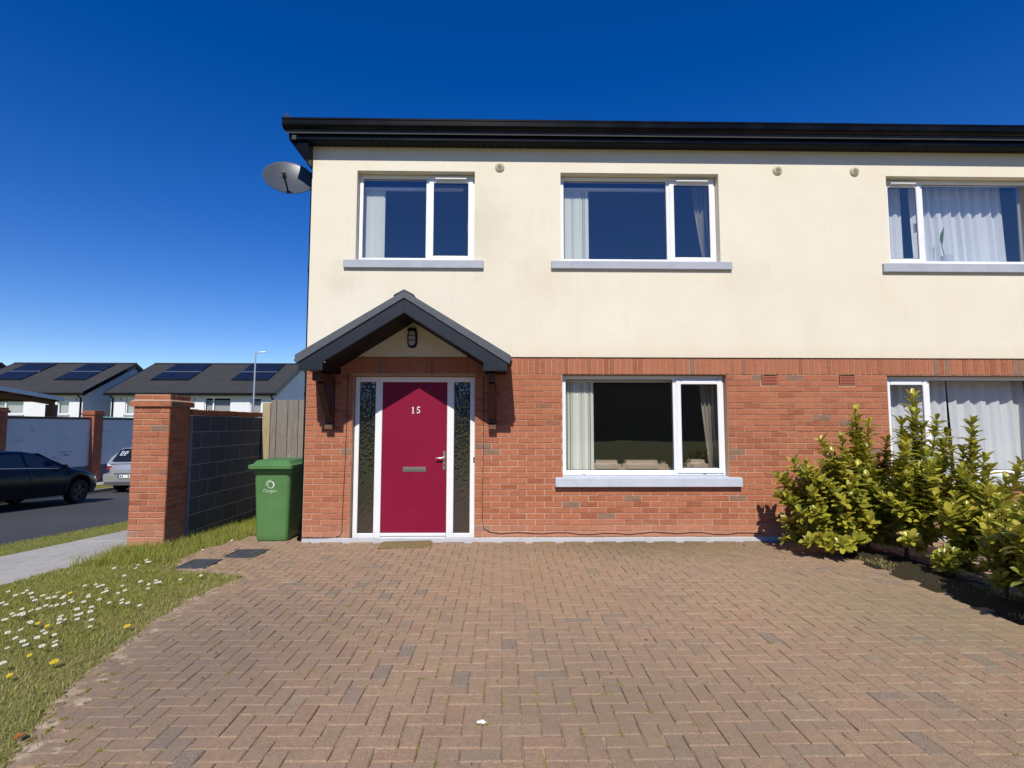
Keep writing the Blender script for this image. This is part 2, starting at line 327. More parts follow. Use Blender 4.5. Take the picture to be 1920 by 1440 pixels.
def tag(o, label, cat, group=None, kind=None):
    if label: o['label'] = label
    if cat: o['category'] = cat
    if group: o['group'] = group
    if kind: o['kind'] = kind
    return o
def thing(name, loc, label, cat, group=None):
    e = place(name, None, loc); e.empty_display_size = .2
    return tag(e, label, cat, group)
def struct(o): o['kind'] = 'structure'; return o
def npmesh(name, V, F, m, parent=None, smooth=False, origin=None):
    """V (n,3), F (k,3) or (k,4) numpy"""
    o = np.array([*(V[:, :2].min(0) + V[:, :2].max(0))/2, V[:, 2].min()]) if origin is None else np.array(origin)
    me = bpy.data.meshes.new(name); V = V - o
    me.vertices.add(len(V)); me.vertices.foreach_set('co', V.astype(np.float32).ravel())
    k = F.shape[1]; me.loops.add(F.size); me.loops.foreach_set('vertex_index', F.astype(np.int32).ravel())
    me.polygons.add(len(F)); me.polygons.foreach_set('loop_start', np.arange(0, F.size, k, dtype=np.int32))
    me.update(calc_edges=True); me.validate()
    if smooth: me.polygons.foreach_set('use_smooth', [True]*len(me.polygons))
    me.materials.append(m)
    return place(name, me, o, parent)
def cells(mb, x0, x1, z0, z1, holes, yf, yb):
    """a wall between y=yf (front) and yb with rectangular holes (x0,x1,z0,z1): only the exposed faces"""
    xs = sorted({x0, x1, *[h[0] for h in holes if x0 < h[0] < x1], *[h[1] for h in holes if x0 < h[1] < x1]})
    zs = sorted({z0, z1, *[h[2] for h in holes if z0 < h[2] < z1], *[h[3] for h in holes if z0 < h[3] < z1]})
    def solid(i, j):
        if not (0 <= i < len(xs)-1 and 0 <= j < len(zs)-1): return False
        cx, cz = (xs[i]+xs[i+1])/2, (zs[j]+zs[j+1])/2
        return not any(h[0] < cx < h[1] and h[2] < cz < h[3] for h in holes)
    for i in range(len(xs)-1):
        for j in range(len(zs)-1):
            if not solid(i, j): continue
            a, b, c, d = xs[i], xs[i+1], zs[j], zs[j+1]
            mb.add([(a,yf,c),(b,yf,c),(b,yf,d),(a,yf,d)], [(0,1,2,3)]); mb.add([(a,yb,c),(b,yb,c),(b,yb,d),(a,yb,d)], [(3,2,1,0)])
            if not solid(i-1, j): mb.add([(a,yf,c),(a,yb,c),(a,yb,d),(a,yf,d)], [(3,2,1,0)])
            if not solid(i+1, j): mb.add([(b,yf,c),(b,yb,c),(b,yb,d),(b,yf,d)], [(0,1,2,3)])
            if not solid(i, j-1): mb.add([(a,yf,c),(b,yf,c),(b,yb,c),(a,yb,c)], [(3,2,1,0)])
            if not solid(i, j+1): mb.add([(a,yf,d),(b,yf,d),(b,yb,d),(a,yb,d)], [(0,1,2,3)])
def chamfer_block(sx, sy, sz, c, seed=0):
    """a block centred on the origin with its front (-y) or top face edges taken off: 12 verts"""
    q = random.Random(seed); j = lambda a: q.uniform(-a, a)
    x, y, z = sx/2, sy/2, sz/2
    v = [(-x,y,-z),(x,y,-z),(x,y,z),(-x,y,z), (-x,-y+c,-z),(x,-y+c,-z),(x,-y+c,z),(-x,-y+c,z),
         (-x+c+j(c*.4),-y,-z+c+j(c*.4)),(x-c+j(c*.4),-y,-z+c+j(c*.4)),(x-c+j(c*.4),-y,z-c+j(c*.4)),(-x+c+j(c*.4),-y,z-c+j(c*.4))]
    f = [(4,5,1,0),(5,6,2,1),(6,7,3,2),(7,4,0,3),(8,9,5,4),(9,10,6,5),(10,11,7,6),(11,8,4,7),(8,11,10,9)[::-1]]
    return v, f
def put_pieces(name, items, mesh_of, mats, parent, limit=300, stuff_name=None, key=None):
    """items: (size key, location Vector, rotation z). The limit nearest to the camera become objects, the rest one joined part."""
    key = key or (lambda it: (it[1] - CAMP).length)
    items = sorted(items, key=key); cache = {}
    for sz, loc, rz in items[:limit]:
        if sz not in cache:
            v, f = mesh_of(sz); me = bpy.data.meshes.new(name); me.from_pydata(v, [], f); me.update(); me.materials.append(mats[0]); cache[sz] = me
        ob = place(name, cache[sz], loc, parent)
        if rz: ob.rotation_euler = rz if isinstance(rz, tuple) else (0, 0, rz)
    rest = items[limit:]
    if rest:
        mb = MB(); bt = {}
        for sz, loc, rz in rest:
            if sz not in bt: bt[sz] = mesh_of(sz)
            v, f = bt[sz]
            if isinstance(rz, tuple): m3 = Matrix.Rotation(rz[2], 3, 'Z') @ Matrix.Rotation(rz[1], 3, 'Y') @ Matrix.Rotation(rz[0], 3, 'X')
            else: m3 = Matrix.Rotation(rz or 0, 3, 'Z')
            mb.add([m3 @ Vector(p) + loc for p in v], f)
        o = mb.build(stuff_name or name, mats[1], parent, normals=False); o['kind'] = 'stuff'; return o

# ------------------------------------------------------------ ground heights
def zroad(y):
    Z = y + DIST
    if Z < 0: return .125
    if Z < 17: return -.25 - .05*(Z - 7.5)
    return max(-.725 - .02*(Z - 17), -1.05)
def zpath(y): return zroad(y) + .125
def zlawn(x, y):
    t = min(1, max(0, (-x - 2.9)/1.85)); return t*min(zpath(y), 0.03) - .004
def ground_h(x, y):
    if x > -4.6: return -.09
    if x > -13.6: return min(zroad(y) - .16, -.09)
    return min(zroad(y) - .05, -.1) if x > -16.5 else -1.25
xs = [-600, -200, -80, -50, -36, -24, -16.6, -16.4, -15, -13.7, -13.5, -11, -9, -7, -5.5, -4.7, -4.5, -2, 2, 6, 10, 20, 60, 200, 600]
ys = [-600, -200, -80, -40, -20, -12, -8, -7, -5, -3, -1, 1, 3, 6, 9, 12, 16, 20, 25, 30, 40, 60, 120, 300, 900]
V = np.array([(x, y, ground_h(x, y)) for y in ys for x in xs]); n = len(xs)
F = np.array([(j*n+i, j*n+i+1, (j+1)*n+i+1, (j+1)*n+i) for j in range(len(ys)-1) for i in range(n-1)])
struct(npmesh('ground', V, F, turf_m, origin=(0, 0, 0)))
def strip(name, xa, xb, m, zf, y0=-7.0, y1=40., step=1.0, thick=.12, kids=None):
    mb = MB(); k = int((y1 - y0)/step); yy = [y0 + (y1-y0)*i/k for i in range(k+1)]
    vs = []
    for y in yy: vs += [(xa, y, zf(y)), (xb, y, zf(y)), (xb, y, zf(y)-thick), (xa, y, zf(y)-thick)]
    fs = [(4*i+j, 4*i+(j+1) % 4, 4*i+4+(j+1) % 4, 4*i+4+j) for i in range(k) for j in range(4)] + [(0,1,2,3), (4*k+3, 4*k+2, 4*k+1, 4*k)]
    mb.add(vs, fs); return mb.build(name, m)
struct(strip('road', -13.42, -6.98, asph_m, zroad))
struct(strip('kerb', -6.98, -6.86, soil_m, lambda y: zroad(y)+.085))
struct(strip('grass_verge', -6.86, -6.10, turf_m, lambda y: zroad(y)+.105))
# the footpath in bays of concrete with open joints
yy = -7.0; fp = MB()
fpo = place('footpath', None, (-5.4, 0, zpath(0))); struct(fpo)
while yy < 20:
    y2 = yy + 2.6
    MB().hexa([(-6.10,yy+.006,zpath(yy)-.14),(-4.79,yy+.006,zpath(yy)-.14),(-4.79,y2-.006,zpath(y2)-.14),(-6.10,y2-.006,zpath(y2)-.14)],
              [(-6.10,yy+.006,zpath(yy)),(-4.79,yy+.006,zpath(yy)),(-4.79,y2-.006,zpath(y2)),(-6.10,y2-.006,zpath(y2))]).build('paving_bay', conc_m, fpo, bevel=.006)
    yy = y2
struct(strip('kerb', -13.54, -13.42, conc_m, lambda y: zroad(y)+.11, 0, 40))
struct(strip('grass_verge', -14.2, -13.54, turf_m, lambda y: zroad(y)+.12, 0, 40))
struct(strip('footpath', -15.25, -14.2, conc_m, lambda y: zroad(y)+.16, 0, 40))

# ------------------------------------------------------------ paving
U = .0985
LEFT = [(-7.5, -1.2), (-4.55, -2.20), (-3.82, -2.50), (-2.93, -2.66), (-2.2, -2.73), (-1.55, -2.60), (-1.40, -2.95), (-1.30, -3.40), (-.89, -3.60), (-.5, -3.64), (0, -3.50), (.35, -3.36), (2.6, -3.30)]
def left_edge(y):
    for (a, xa), (b, xb) in zip(LEFT, LEFT[1:]):
        if a <= y <= b: return xa + (xb-xa)*(y-a)/(b-a)
    return LEFT[-1][1]
def on_drive(x, y):
    if y > -.012 and x > -2.62: return False
    return -6.6 < y < 2.5 and left_edge(y) < x < 3.98
def on_next(x, y): return -6.6 < y < -.012 and 4.66 < x < 9.4
COVERS = [(-3.45, -3.17, -1.205, -.89), (-3.185, -2.85, -.75, -.41)]
def in_cover(x, y): return any(a-.03 < x < b+.03 and c-.03 < y < d+.03 for a, b, c, d in COVERS)
def paver_mesh(k):
    v, f = chamfer_block(2*U-.0025-(k % 3)*.0016, .05, U-.0025-(k % 2)*.0014, .0035+(k % 4)*.0010, k)
    return [(a, c, -b) for a, b, c in v], f                       # front face becomes the top
def pave(test):
    out = []
    for i in range(-70, 100):
        for j in range(-70, 28):
            m = (i + j) % 4; x, y = i*U, j*U
            if m == 0: c = (x+U, y+U/2); rz = 0
            elif m == 2: c = (x+U/2, y+U); rz = math.pi/2
            else: continue
            if not test(*c) or in_cover(*c): continue
            q = random.Random(i*911+j)
            sink = .006*math.sin(c[0]*2.1+1)*math.sin(c[1]*1.7) + q.uniform(-.0019, .0019)
            edge = max(0, .25 - (c[0]-left_edge(c[1])))*.05 if c[0] < 0 and c[1] < -1.3 else 0
            wob = .034 if edge > 0 else .008
            out.append((q.randrange(12), Vector((c[0]+q.uniform(-.0012, .0012), c[1]+q.uniform(-.0012, .0012), -.025+sink-edge+.003)),
                        (q.uniform(-wob, wob)*.6, q.uniform(-wob, wob)*.6, rz + q.uniform(-.012, .012) + (q.choice((0, math.pi))))))
    return out
def sheet(name, pts, z, m):
    return MB().prism(pts, 2, z-.06, z).build(name, m)
def sand(name, x0, x1, y0, y1, test, m):
    nx, ny = int((x1-x0)/.045), int((y1-y0)/.045); k = np.arange((nx+1)*(ny+1)); X_ = x0+(x1-x0)*(k % (nx+1))/nx; Y_ = y0+(y1-y0)*(k // (nx+1))/ny
    Z_ = -.0075 + .0045*np.sin(X_*23+3*np.sin(Y_*5))*np.sin(Y_*19+2*np.sin(X_*7)) + rng.uniform(-.004, .0045, len(k))
    Z_ += .006*np.sin(X_*2.1+1)*np.sin(Y_*1.7)
    ok = np.array([test(a, b) for a, b in zip(X_, Y_)])
    i = np.arange(nx*ny); a = (i // nx)*(nx+1) + i % nx; q = np.stack([a, a+1, a+nx+2, a+nx+1], 1); q = q[ok[q].all(1)]
    return npmesh(name, np.stack([X_, Y_, Z_], 1), q, m, origin=(0, 0, 0))
dw = struct(sheet('driveway', [(-3.30, 2.6), (-3.36,.35), (-3.50,0), (-3.64,-.5), (-3.60,-.89), (-3.4,-1.3), (-2.95,-1.4), (-2.60,-1.55), (-2.73,-2.2), (-2.66,-2.93), (-2.5,-3.82), (-2.2,-4.55), (-1.2,-7.4), (4.0,-7.4), (4.0,-.004), (-2.58,-.004), (-2.58,2.6)], -.022, joint_m))
js = sand('joint_sand', -3.7, 3.9, -6.6, 2.5, lambda a, b: on_drive(a, b) or on_drive(a+.05, b), joint_m); js.parent = dw; js.location = Vector((0, 0, 0)) - WO[dw.name]
def seen_first(it):
    p = it[1] - CAMP; d = p.dot(fw)
    if d < .5: return 1e3
    px, py = 960+1000*p.dot(rt)/d, 720-1000*p.dot(up)/d
    return p.length + (100 if not (-40 < px < 1960 and py < 1475) else 0)
put_pieces('paver', pave(on_drive), paver_mesh, (paver_o, paver_i), dw, 300, key=seen_first)
nd = struct(sheet('neighbouring_driveway', [(4.62,-7.4), (9.6,-7.4), (9.6,-.004), (4.62,-.004)], -.0075, joint_m))
put_pieces('paver', pave(on_next), paver_mesh, (paver_o, paver_i), nd, 60, key=seen_first)
bd = MB(); bx = [-7.4 + .2*i for i in range(38)]
for i in range(len(bx)-1):
    prof = lambda y: [(3.99, -.03), (4.06, .015+.02*math.sin(y*5)), (4.25, .05+.02*math.sin(y*3+1)), (4.5, .03+.02*math.sin(y*4)), (4.65, -.03)]
    a, b = prof(bx[i]), prof(min(bx[i+1], -.02))
    for k in range(4):
        bd.add([(a[k][0], bx[i], a[k][1]), (a[k+1][0], bx[i], a[k+1][1]), (b[k+1][0], min(bx[i+1], -.02), b[k+1][1]), (b[k][0], min(bx[i+1], -.02), b[k][1])], [(0,1,2,3)])
struct(bd.build('planting_bed', soil_m, smooth=True))

# lawn sheet with grass on it
lv = []; lx = [-4.79 + .1*i for i in range(28)]; ly = [-7.4 + .2*i for i in range(52)]
def lawn_ok(x, y):
    if x > left_edge(y) + .05: return False
    if y > -.14 and x < -4.24: return False
    return y < 2.35
keep = [(i, j) for j in range(len(ly)-1) for i in range(len(lx)-1)]
V = np.array([(min(x, left_edge(y)+.04), y, zlawn(min(x, left_edge(y)+.04), y) - (.03 if x > left_edge(y)-.04 else 0)) for y in ly for x in lx]); n = len(lx)
F = np.array([(j*n+i, j*n+i+1, (j+1)*n+i+1, (j+1)*n+i) for i, j in keep])
struct(npmesh('lawn', V, F, turf_m))

# ------------------------------------------------------------ the two houses
SOFF = 5.29
XL, XP, XR = -2.592, 4.20, 9.6
def window(house, x0, x1, z0, z1, mull, sash_right, upstairs, sill):
    yf = .10; fwid = .052; x0 += .004; x1 -= .004; z1 -= .004
    mb = MB()
    mb.box(x0, x0+fwid, yf, yf+.07, z0, z1); mb.box(x1-fwid, x1, yf, yf+.07, z0, z1)
    mb.box(x0+fwid, x1-fwid, yf, yf+.07, z1-fwid, z1); mb.box(x0+fwid, x1-fwid, yf, yf+.07, z0, z0+.07)
    mb.box(mull-.032, mull+.032, yf+.001, yf+.069, z0+.07, z1-fwid)
    w = mb.build('window', white_m, house, bevel=.006)
    sa, sb = (mull+.006, x1-.022) if sash_right else (x0+.022, mull-.006)
    fa, fb = (x0+fwid, mull-.032) if sash_right else (mull+.032, x1-fwid)
    t0 = z0+.028; t1 = z1-(.045 if upstairs else .05); sw = .072
    sm = MB(); y0 = yf-.018
    sm.box(sa, sa+sw, y0, yf-.001, t0, t1).box(sb-sw, sb, y0, yf-.001, t0, t1).box(sa+sw, sb-sw, y0, yf-.001, t0, t0+sw).box(sa+sw, sb-sw, y0, yf-.001, t1-sw, t1)
    sm.build('sash', white_m, w, bevel=.008, seg=2)
    for a, b, c, d, yy in ((fa-.005, fb+.005, z0+.06, z1-fwid+.01, yf+.03), (sa+sw-.01, sb-sw+.01, t0+sw-.01, t1-sw+.01, yf-.006)):
        MB().add([(a,yy,c),(b,yy,c),(b,yy,d),(a,yy,d)], [(0,1,2,3)]).build('pane', ug if upstairs else wg, w)
        g = .007                                                   # black glazing gasket round each pane
        a += .005; b -= .005; c += .01; d -= .01
        MB().box(a, a+g, yy-.004, yy-.001, c, d).box(b-g, b, yy-.004, yy-.001, c, d).box(a+g, b-g, yy-.004, yy-.001, c, c+g).box(a+g, b-g, yy-.004, yy-.001, d-g, d).build('gasket', rub_m, w)
    hx = sa+.03 if sash_right else sb-.03
    MB().box(hx-.012, hx+.012, yf+.07, yf+.10, (t0+t1)/2-.1, (t0+t1)/2+.03).build('handle', white_m, w)
    for q in (.13, .87):
        cx = x0+(x1-x0)*q
        MB().box(cx-.02, cx+.02, yf-.004, yf+.002, z0+.016, z0+.022).build('drain_slot', rub_m, w)
    if upstairs:
        MB().box(sa+.09, sb-.09, y0-.045, y0-.001, t1-.034, t1-.016).build('trickle_vent', white_m, w, bevel=.004)
    s0, s1, sz0, sz1, sp = sill
    MB().add([(s0,-sp,sz0),(s1,-sp,sz0),(s1,.17,sz0),(s0,.17,sz0),(s0,-sp,sz1),(s1,-sp,sz1),(s1,.17,sz1+.02),(s0,.17,sz1+.02)],
             [(0,3,2,1),(4,5,6,7),(0,1,5,4),(1,2,6,5),(2,3,7,6),(3,0,4,7)]).build('sill', sill_m if upstairs else sillg_m, w, bevel=.006)
    return w
def room(house, x0, x1, z0, z1, depth, m=room_m, yb=.305):
    mb = MB(); y0, y1 = yb, yb+depth
    mb.add([(x0,y0,z0),(x1,y0,z0),(x1,y1,z0),(x0,y1,z0),(x0,y0,z1),(x1,y0,z1),(x1,y1,z1),(x0,y1,z1)], [(4,5,6,7),(1,2,6,5),(2,3,7,6),(3,0,4,7)])
    mb.build('room', m, house, normals=False)
    MB().box(x0+.002, x1-.002, y0, y1-.002, z0-.02, z0).build('room_floor', carpet_m, house)
def shell(house, x0, x1, up_holes, low_holes, gable_left):
    # render storey, its face 18 mm proud of the brick
    mb = MB(); cells(mb, x0, x1, 2.418, SOFF+.05, up_holes, -.018, .30)
    mb.build('wall', render_m, house, normals=False)
    mb = MB(); cells(mb, x0, x1, -.10, 2.410, low_holes, .005, .302)
    bw = mb.build('brick_wall', mortar_m, house, normals=False)
    MB().box(x0, x1, -.012, .004, -.06, .052).build('plinth', plinth_m, house, bevel=.006)
    items = []
    z = .060; row = 0; ML, MH = .2325, .0760
    def blocked(a, b, c, d):                # pieces of [a,b] left outside the holes that this course crosses
        segs = [(a, b)]
        for h in low_holes:
            if d > h[2] + .012 and c < h[3] - .012:
                nx = []
                for s, e in segs:
                    if e <= h[0] or s >= h[1]: nx.append((s, e))
                    else:
                        if s < h[0] - .02: nx.append((s, h[0]))
                        if e > h[1] + .02: nx.append((h[1], e))
                segs = nx
        return segs
    while row < 28:
        off = -20*ML - 2.59 + (ML/2 if row % 2 else 0)
        for k in range(0, 80):
            a = off + k*ML; b = a + ML
            if not (x0 <= (a+b)/2 + (.3 if gable_left and a < x0 else 0) and (a+b)/2 < x1): continue
            a2, b2 = (max(a, x0) if gable_left else a), b
            if b2 - a2 < .02: continue
            for s, e in blocked(a2, b2, z, z+MH):
                if e - s < .02: continue
                ln = round(e - s - .0085, 3)
                q = random.Random(row*977+k)
                items.append(((ln, .0672, q.randrange(5)), Vector(((s+e)/2, .048+q.uniform(-.0016, .0016), z+MH/2+q.uniform(-.001, .001))), (0, 0, q.uniform(-.003, .003))))
        z += MH; row += 1
    x = XL; k = 0
    while x < x1 - .0386:                   # the soldier course under the render
        if x + .0386 < x0: x += .0772; k += 1; continue
        e = x + .0772; q = random.Random(k*31+5)
        items.append(((round(e-x-.010, 3), .212, q.randrange(5)), Vector(((x+e)/2, .048+q.uniform(-.0018, .0018), 2.299)), (0, q.uniform(-.004, .004), 0)))
        x += .0772; k += 1
    def bm_(sz): return chamfer_block(sz[0], .10, sz[1], .003, sz[2]*13+int(sz[0]*1000))
    put_pieces('brick', items, bm_, (brick_o, brick_i), bw, 300)
    # roof, fascia, soffit, gutter
    ox0 = x0 - .285 if gable_left else x0
    fx0 = ox0+.03 if gable_left else x0
    def rz(y): return 5.47 + (y + .20)*.47
    pr = MB().hexa([(ox0,-.24,rz(-.24)-.09),(x1,-.24,rz(-.24)-.09),(x1,4.4,rz(4.4)-.09),(ox0,4.4,rz(4.4)-.09)], [(ox0,-.24,rz(-.24)),(x1,-.24,rz(-.24)),(x1,4.4,rz(4.4)),(ox0,4.4,rz(4.4))])
    pr.hexa([(ox0,4.4,rz(4.4)-.09),(x1,4.4,rz(4.4)-.09),(x1,9.0,rz(-.2)-.09),(ox0,9.0,rz(-.2)-.09)], [(ox0,4.4,rz(4.4)),(x1,4.4,rz(4.4)),(x1,9.0,rz(-.2)),(ox0,9.0,rz(-.2))])
    rf = pr.build('roof', slate_m, house)
    MB().box(fx0, x1, -.205, -.18, 5.305, 5.46).build('fascia', black_m, house)
    MB().box(fx0, x1, -.2055, -.195, 5.296, 5.304).build('fascia_lip', black_m, house)
    MB().box(fx0, x1, -.18, -.0185, SOFF+.006, SOFF+.022).build('soffit', soffit_m, house)
    sv = MB(); xx = ox0 + .36
    while xx < min(x1, ox0+3.2):            # soffit vent slots
        sv.box(xx, xx+.012, -.165, -.06, SOFF+.001, SOFF+.008); xx += .10
    sv.build('soffit_vent', barge_m, house)
    # ogee gutter section swept along x
    sec = [(-.205, 5.545), (-.300, 5.545), (-.306, 5.537), (-.306, 5.520), (-.298, 5.512), (-.298, 5.452), (-.290, 5.437), (-.268, 5.424), (-.240, 5.412), (-.205, 5.412)]
    MB().prism(sec, 0, ox0-.03 if gable_left else x0, x1).build('gutter', black_m, house)
    MB().box(ox0-.028 if gable_left else x0, x1, -.309, -.3045, 5.448, 5.456).build('gutter_bead', black_m, house)
    return bw, rf
w1 = (-1.982, -.387, 3.722, 4.966); w2 = (.783, 2.958, 3.722, 4.962); w4 = (.795, 2.998, .842, 2.189); dr = (-1.978, -.366, -.10, 2.166)
ab = [(3.474, 3.694, 2.052, 2.186), (4.524, 4.750, 2.052, 2.186)]
w3 = (5.292, 7.47, 3.722, 4.956); w5 = (5.18, 7.36, .842, 2.185)
H1 = thing('semi_detached_house', (.8, 0, 0), 'end house with cream render over red brick, crimson front door and tiled porch', 'house')
H2 = thing('semi_detached_house', (6.9, 0, 0), 'adjoining cream and brick house with white net curtains, half hidden by laurel shrubs', 'house')
bw1, rf1 = shell(H1, XL, XP, [w1, w2], [(w4[0], w4[1], .826, w4[3]), dr, ab[0]], True)
bw2, rf2 = shell(H2, XP, XR, [w3], [(w5[0], w5[1], .829, w5[3]), ab[1]], False)
# gable end, back and inner party walls close the houses
MB().box(XL, XL+.30, .303, 8.7, -.1, 5.33).prism([(.303, 5.33), (8.7, 5.33), (4.4, 7.5)], 0, XL, XL+.30).build('gable_wall', render_m, H1)
MB().box(XL+.3, XP, 8.4, 8.7, -.1, 5.33).build('back_wall', render_m, H1)
MB().box(XP-.11, XP-.003, .303, 8.39, -.1, 5.33).build('party_wall', room_m, H1)
MB().box(XP, XR, 8.4, 8.7, -.1, 5.33).build('back_wall', render_m, H2)
MB().box(XR-.3, XR, .303, 8.39, -.1, 5.33).build('side_wall', render_m, H2)
MB().box(XL+.31, XP-.12, .31, 8.39, 2.44, 2.60).build('floor_slab', room_m, H1)
MB().box(XP, XR-.31, .31, 8.39, 2.44, 2.60).build('floor_slab', room_m, H2)
# verge: dry verge cap, barge and boxed corner on the gable
MB().hexa([(-2.90,-.25,5.44),(-2.80,-.25,5.44),(-2.80,4.4,7.62),(-2.90,4.4,7.62)], [(-2.90,-.25,5.56),(-2.80,-.25,5.50),(-2.80,4.4,7.68),(-2.90,4.4,7.74)]).build('verge_cap', slate_m, H1)
MB().prism([(-2.885,5.545),(-2.885,5.640),(-2.800,5.560),(-2.800,5.545)], 1, -.25, .0).build('verge_tile', slate_m, H1)
MB().prism([(-2.85, 5.30), (-2.85, 5.45), (XL-.004, 5.45), (XL-.004, 4.99), (-2.64, 5.02)], 1, -.17, .30).build('boxed_eave_end', black_m, H1, bevel=.004)
MB().box(-2.80, -2.745, -.222, -.2055, 5.285, 5.40).build('gutter_union', barge_m, H1)
dp = MB().tube([(-2.655, .16, 5.0), (-2.642, .16, 4.8), (-2.640, .16, .16), (-2.640, .12, .06), (-2.645, .05, .03)], .032, 12).build('downpipe', black_m, H1, smooth=True)
for z in (3.6, 1.9, .5): MB().tube([(-2.640, .16, z), (-2.640, .16, z+.05)], .038, 12).build('pipe_clip', black_m, dp)
# windows
window(H1, *w1, -1.03, True, True, (-2.135, -.262, 3.607, 3.718, .06))
window(H1, *w2, 2.30, True, True, (.648, 3.102, 3.610, 3.718, .06))
window(H1, *w4, 2.335, True, False, (.690, 3.145, .708, .825, .075))
window(H2, *w3, 5.86, False, True, (5.175, 7.60, 3.592, 3.712, .06))
window(H2, *w5, 5.80, False, False, (5.06, 7.50, .710, .828, .075))
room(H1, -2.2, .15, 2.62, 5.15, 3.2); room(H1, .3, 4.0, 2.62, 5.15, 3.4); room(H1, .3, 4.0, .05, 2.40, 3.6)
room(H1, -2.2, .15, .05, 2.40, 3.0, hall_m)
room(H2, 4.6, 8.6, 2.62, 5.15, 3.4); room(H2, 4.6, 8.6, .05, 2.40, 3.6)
# round wall vents, air bricks
for hs_, x, z in ((H1, -.048, 5.028), (H1, 3.78, 5.019), (H2, 4.856, 5.014)):
    v = MB().lathe([(0, .026), (.045, .026), (.054, .020), (.056, .016), (.064, .014), (.066, 0)], (x, -.018, z), (0, -1, 0), 24).build('wall_vent', plaster_m, hs_, smooth=True)
    sl_ = MB()
    for k in range(5): sl_.box(x-.036+.018*abs(k-2)*.5, x+.036-.018*abs(k-2)*.5, -.0465, -.0445, z-.028+.014*k-.002, z-.028+.014*k+.002)
    sl_.build('vent_slot', rub_m, v)
for hs_, a in ((H1, ab[0]), (H2, ab[1])):
    x0_, x1_, z0_, z1_ = a[0]+.006, a[1]-.006, a[2]+.004, a[3]-.004
    MB().box(x0_+.014, x1_-.014, .012, .03, z0_, z1_).build('vent_backing', dark_m, hs_)  # solid backing, coloured dark as the shade between the louvres
    v = MB().box(x0_, x0_+.014, -.004, .004, z0_, z1_).box(x1_-.014, x1_, -.004, .004, z0_, z1_).build('air_brick', terra_m, hs_)
    for k in range(6):
        z = z0_+.004+k*(z1_-z0_-.006)/6
        MB().hexa([(x0_+.014,-.006,z-.003),(x1_-.014,-.006,z-.003),(x1_-.014,.003,z+.006),(x0_+.014,.003,z+.006)], [(x0_+.014,-.006,z+.003),(x1_-.014,-.006,z+.003),(x1_-.014,.003,z+.012),(x0_+.014,.003,z+.012)]).build('louvre', terra_m, v)

# ------------------------------------------------------------ front door
yd = .09
mb = MB(); X0, X1 = -1.972, -.372
mb.box(X0, X0+.062, yd, yd+.07, .03, 2.160).box(X1-.062, X1, yd, yd+.07, .03, 2.160)
mb.box(X0+.062, X1-.062, yd, yd+.07, 2.088, 2.160)
mb.box(-1.700, -1.608, yd, yd+.07, .094, 2.088).box(-.743, -.650, yd, yd+.07, .094, 2.088)
mb.box(X0+.062, -1.608, yd, yd+.07, .03, .094).box(-.743, X1-.062, yd, yd+.07, .03, .094)
FD = mb.build('door_frame', white_m, H1, bevel=.006)
LF = MB().box(-1.604, -.747, yd+.012, yd+.06, .100, 2.084).build('front_door', door_m, H1, bevel=.004)
MB().box(-1.552, -.800, yd+.0095, yd+.0118, .16, 2.03).build('field', door_m, LF, bevel=.002)
MB().box(-1.606, -.745, yd-.012, yd+.07, .058, .096).build('threshold', white_m, FD, bevel=.004)
MB().box(-1.606, -.745, yd-.022, yd+.07, .012, .050).build('sill', white_m, FD, bevel=.003)
MB().box(-1.606, -.745, yd+.004, yd+.06, .0505, .0575).build('gap_seal', rub_m, FD)
for a, b in ((-1.911, -1.700), (-.650, -.434)):
    MB().add([(a,yd+.02,.09),(b,yd+.02,.09),(b,yd+.02,2.09),(a,yd+.02,2.09)], [(0,1,2,3)]).build('sidelight_pane', og, FD)
    MB().box(a, a+.006, yd+.012, yd+.018, .094, 2.088).box(b-.006, b, yd+.012, yd+.018, .094, 2.088).box(a+.006, b-.006, yd+.012, yd+.018, .094, .10).box(a+.006, b-.006, yd+.012, yd+.018, 2.082, 2.088).build('gasket', rub_m, FD)
yl = yd + .0092
lb = MB().box(-1.322, -1.018, yl-.010, yl-.001, .894, .957).build('letterbox', steel_m, LF, bevel=.004, seg=2)
MB().box(-1.308, -1.032, yl-.016, yl-.0105, .908, .943).build('flap', mat('letter_flap', (.30, .28, .25), .35, .5, .7), LF, bevel=.003)
MB().box(-.793, -.760, yl-.009, yl+.0025, .920, 1.168).build('handle_plate', steel_m, LF, bevel=.004, seg=2)
MB().tube([(-.776, yl-.008, 1.078), (-.776, yl-.045, 1.078), (-.80, yl-.050, 1.079), (-.85, yl-.050, 1.077), (-.885, yl-.048, 1.074)], [.013, .012, .012, .010, .008], 10).build('lever', steel_m, LF, smooth=True)
MB().cyl((-.776, yl-.010, .985), (-.776, yl-.014, .985), .010, 12).build('lock_cylinder', rub_m, LF)
def digit(polys, x, z, s, name):
    m_ = MB()
    for p in polys: m_.prism([(x+a*s, z+b*s) for a, b in p], 1, yl-.007, yl-.001)
    m_.build(name, logo_m, LF)
arc = lambda cx, cz, r, a0, a1, k: [(cx+r*math.cos(math.radians(a0+(a1-a0)*i/k)), cz+r*math.sin(math.radians(a0+(a1-a0)*i/k))) for i in range(k+1)]
one = [[(.20,.06),(.34,.06),(.34,1.0),(.26,1.0),(.20,.95)], [(.04,.83),(.04,.78),(.1995,.85),(.1995,.94)], [(.06,0),(.48,0),(.48,.0595),(.06,.0595)]]
o1 = arc(.27, .31, .30, 118, -150, 14); i1 = arc(.27, .31, .175, 118, -150, 14)
five = [[o1[i], o1[i+1], i1[i+1], i1[i]] for i in range(14)] + [[(.10,.50),(.20,.57),(.23,.86),(.14,1.0)], [(.2305,.86),(.56,.88),(.58,1.02),(.1405,1.0)]]
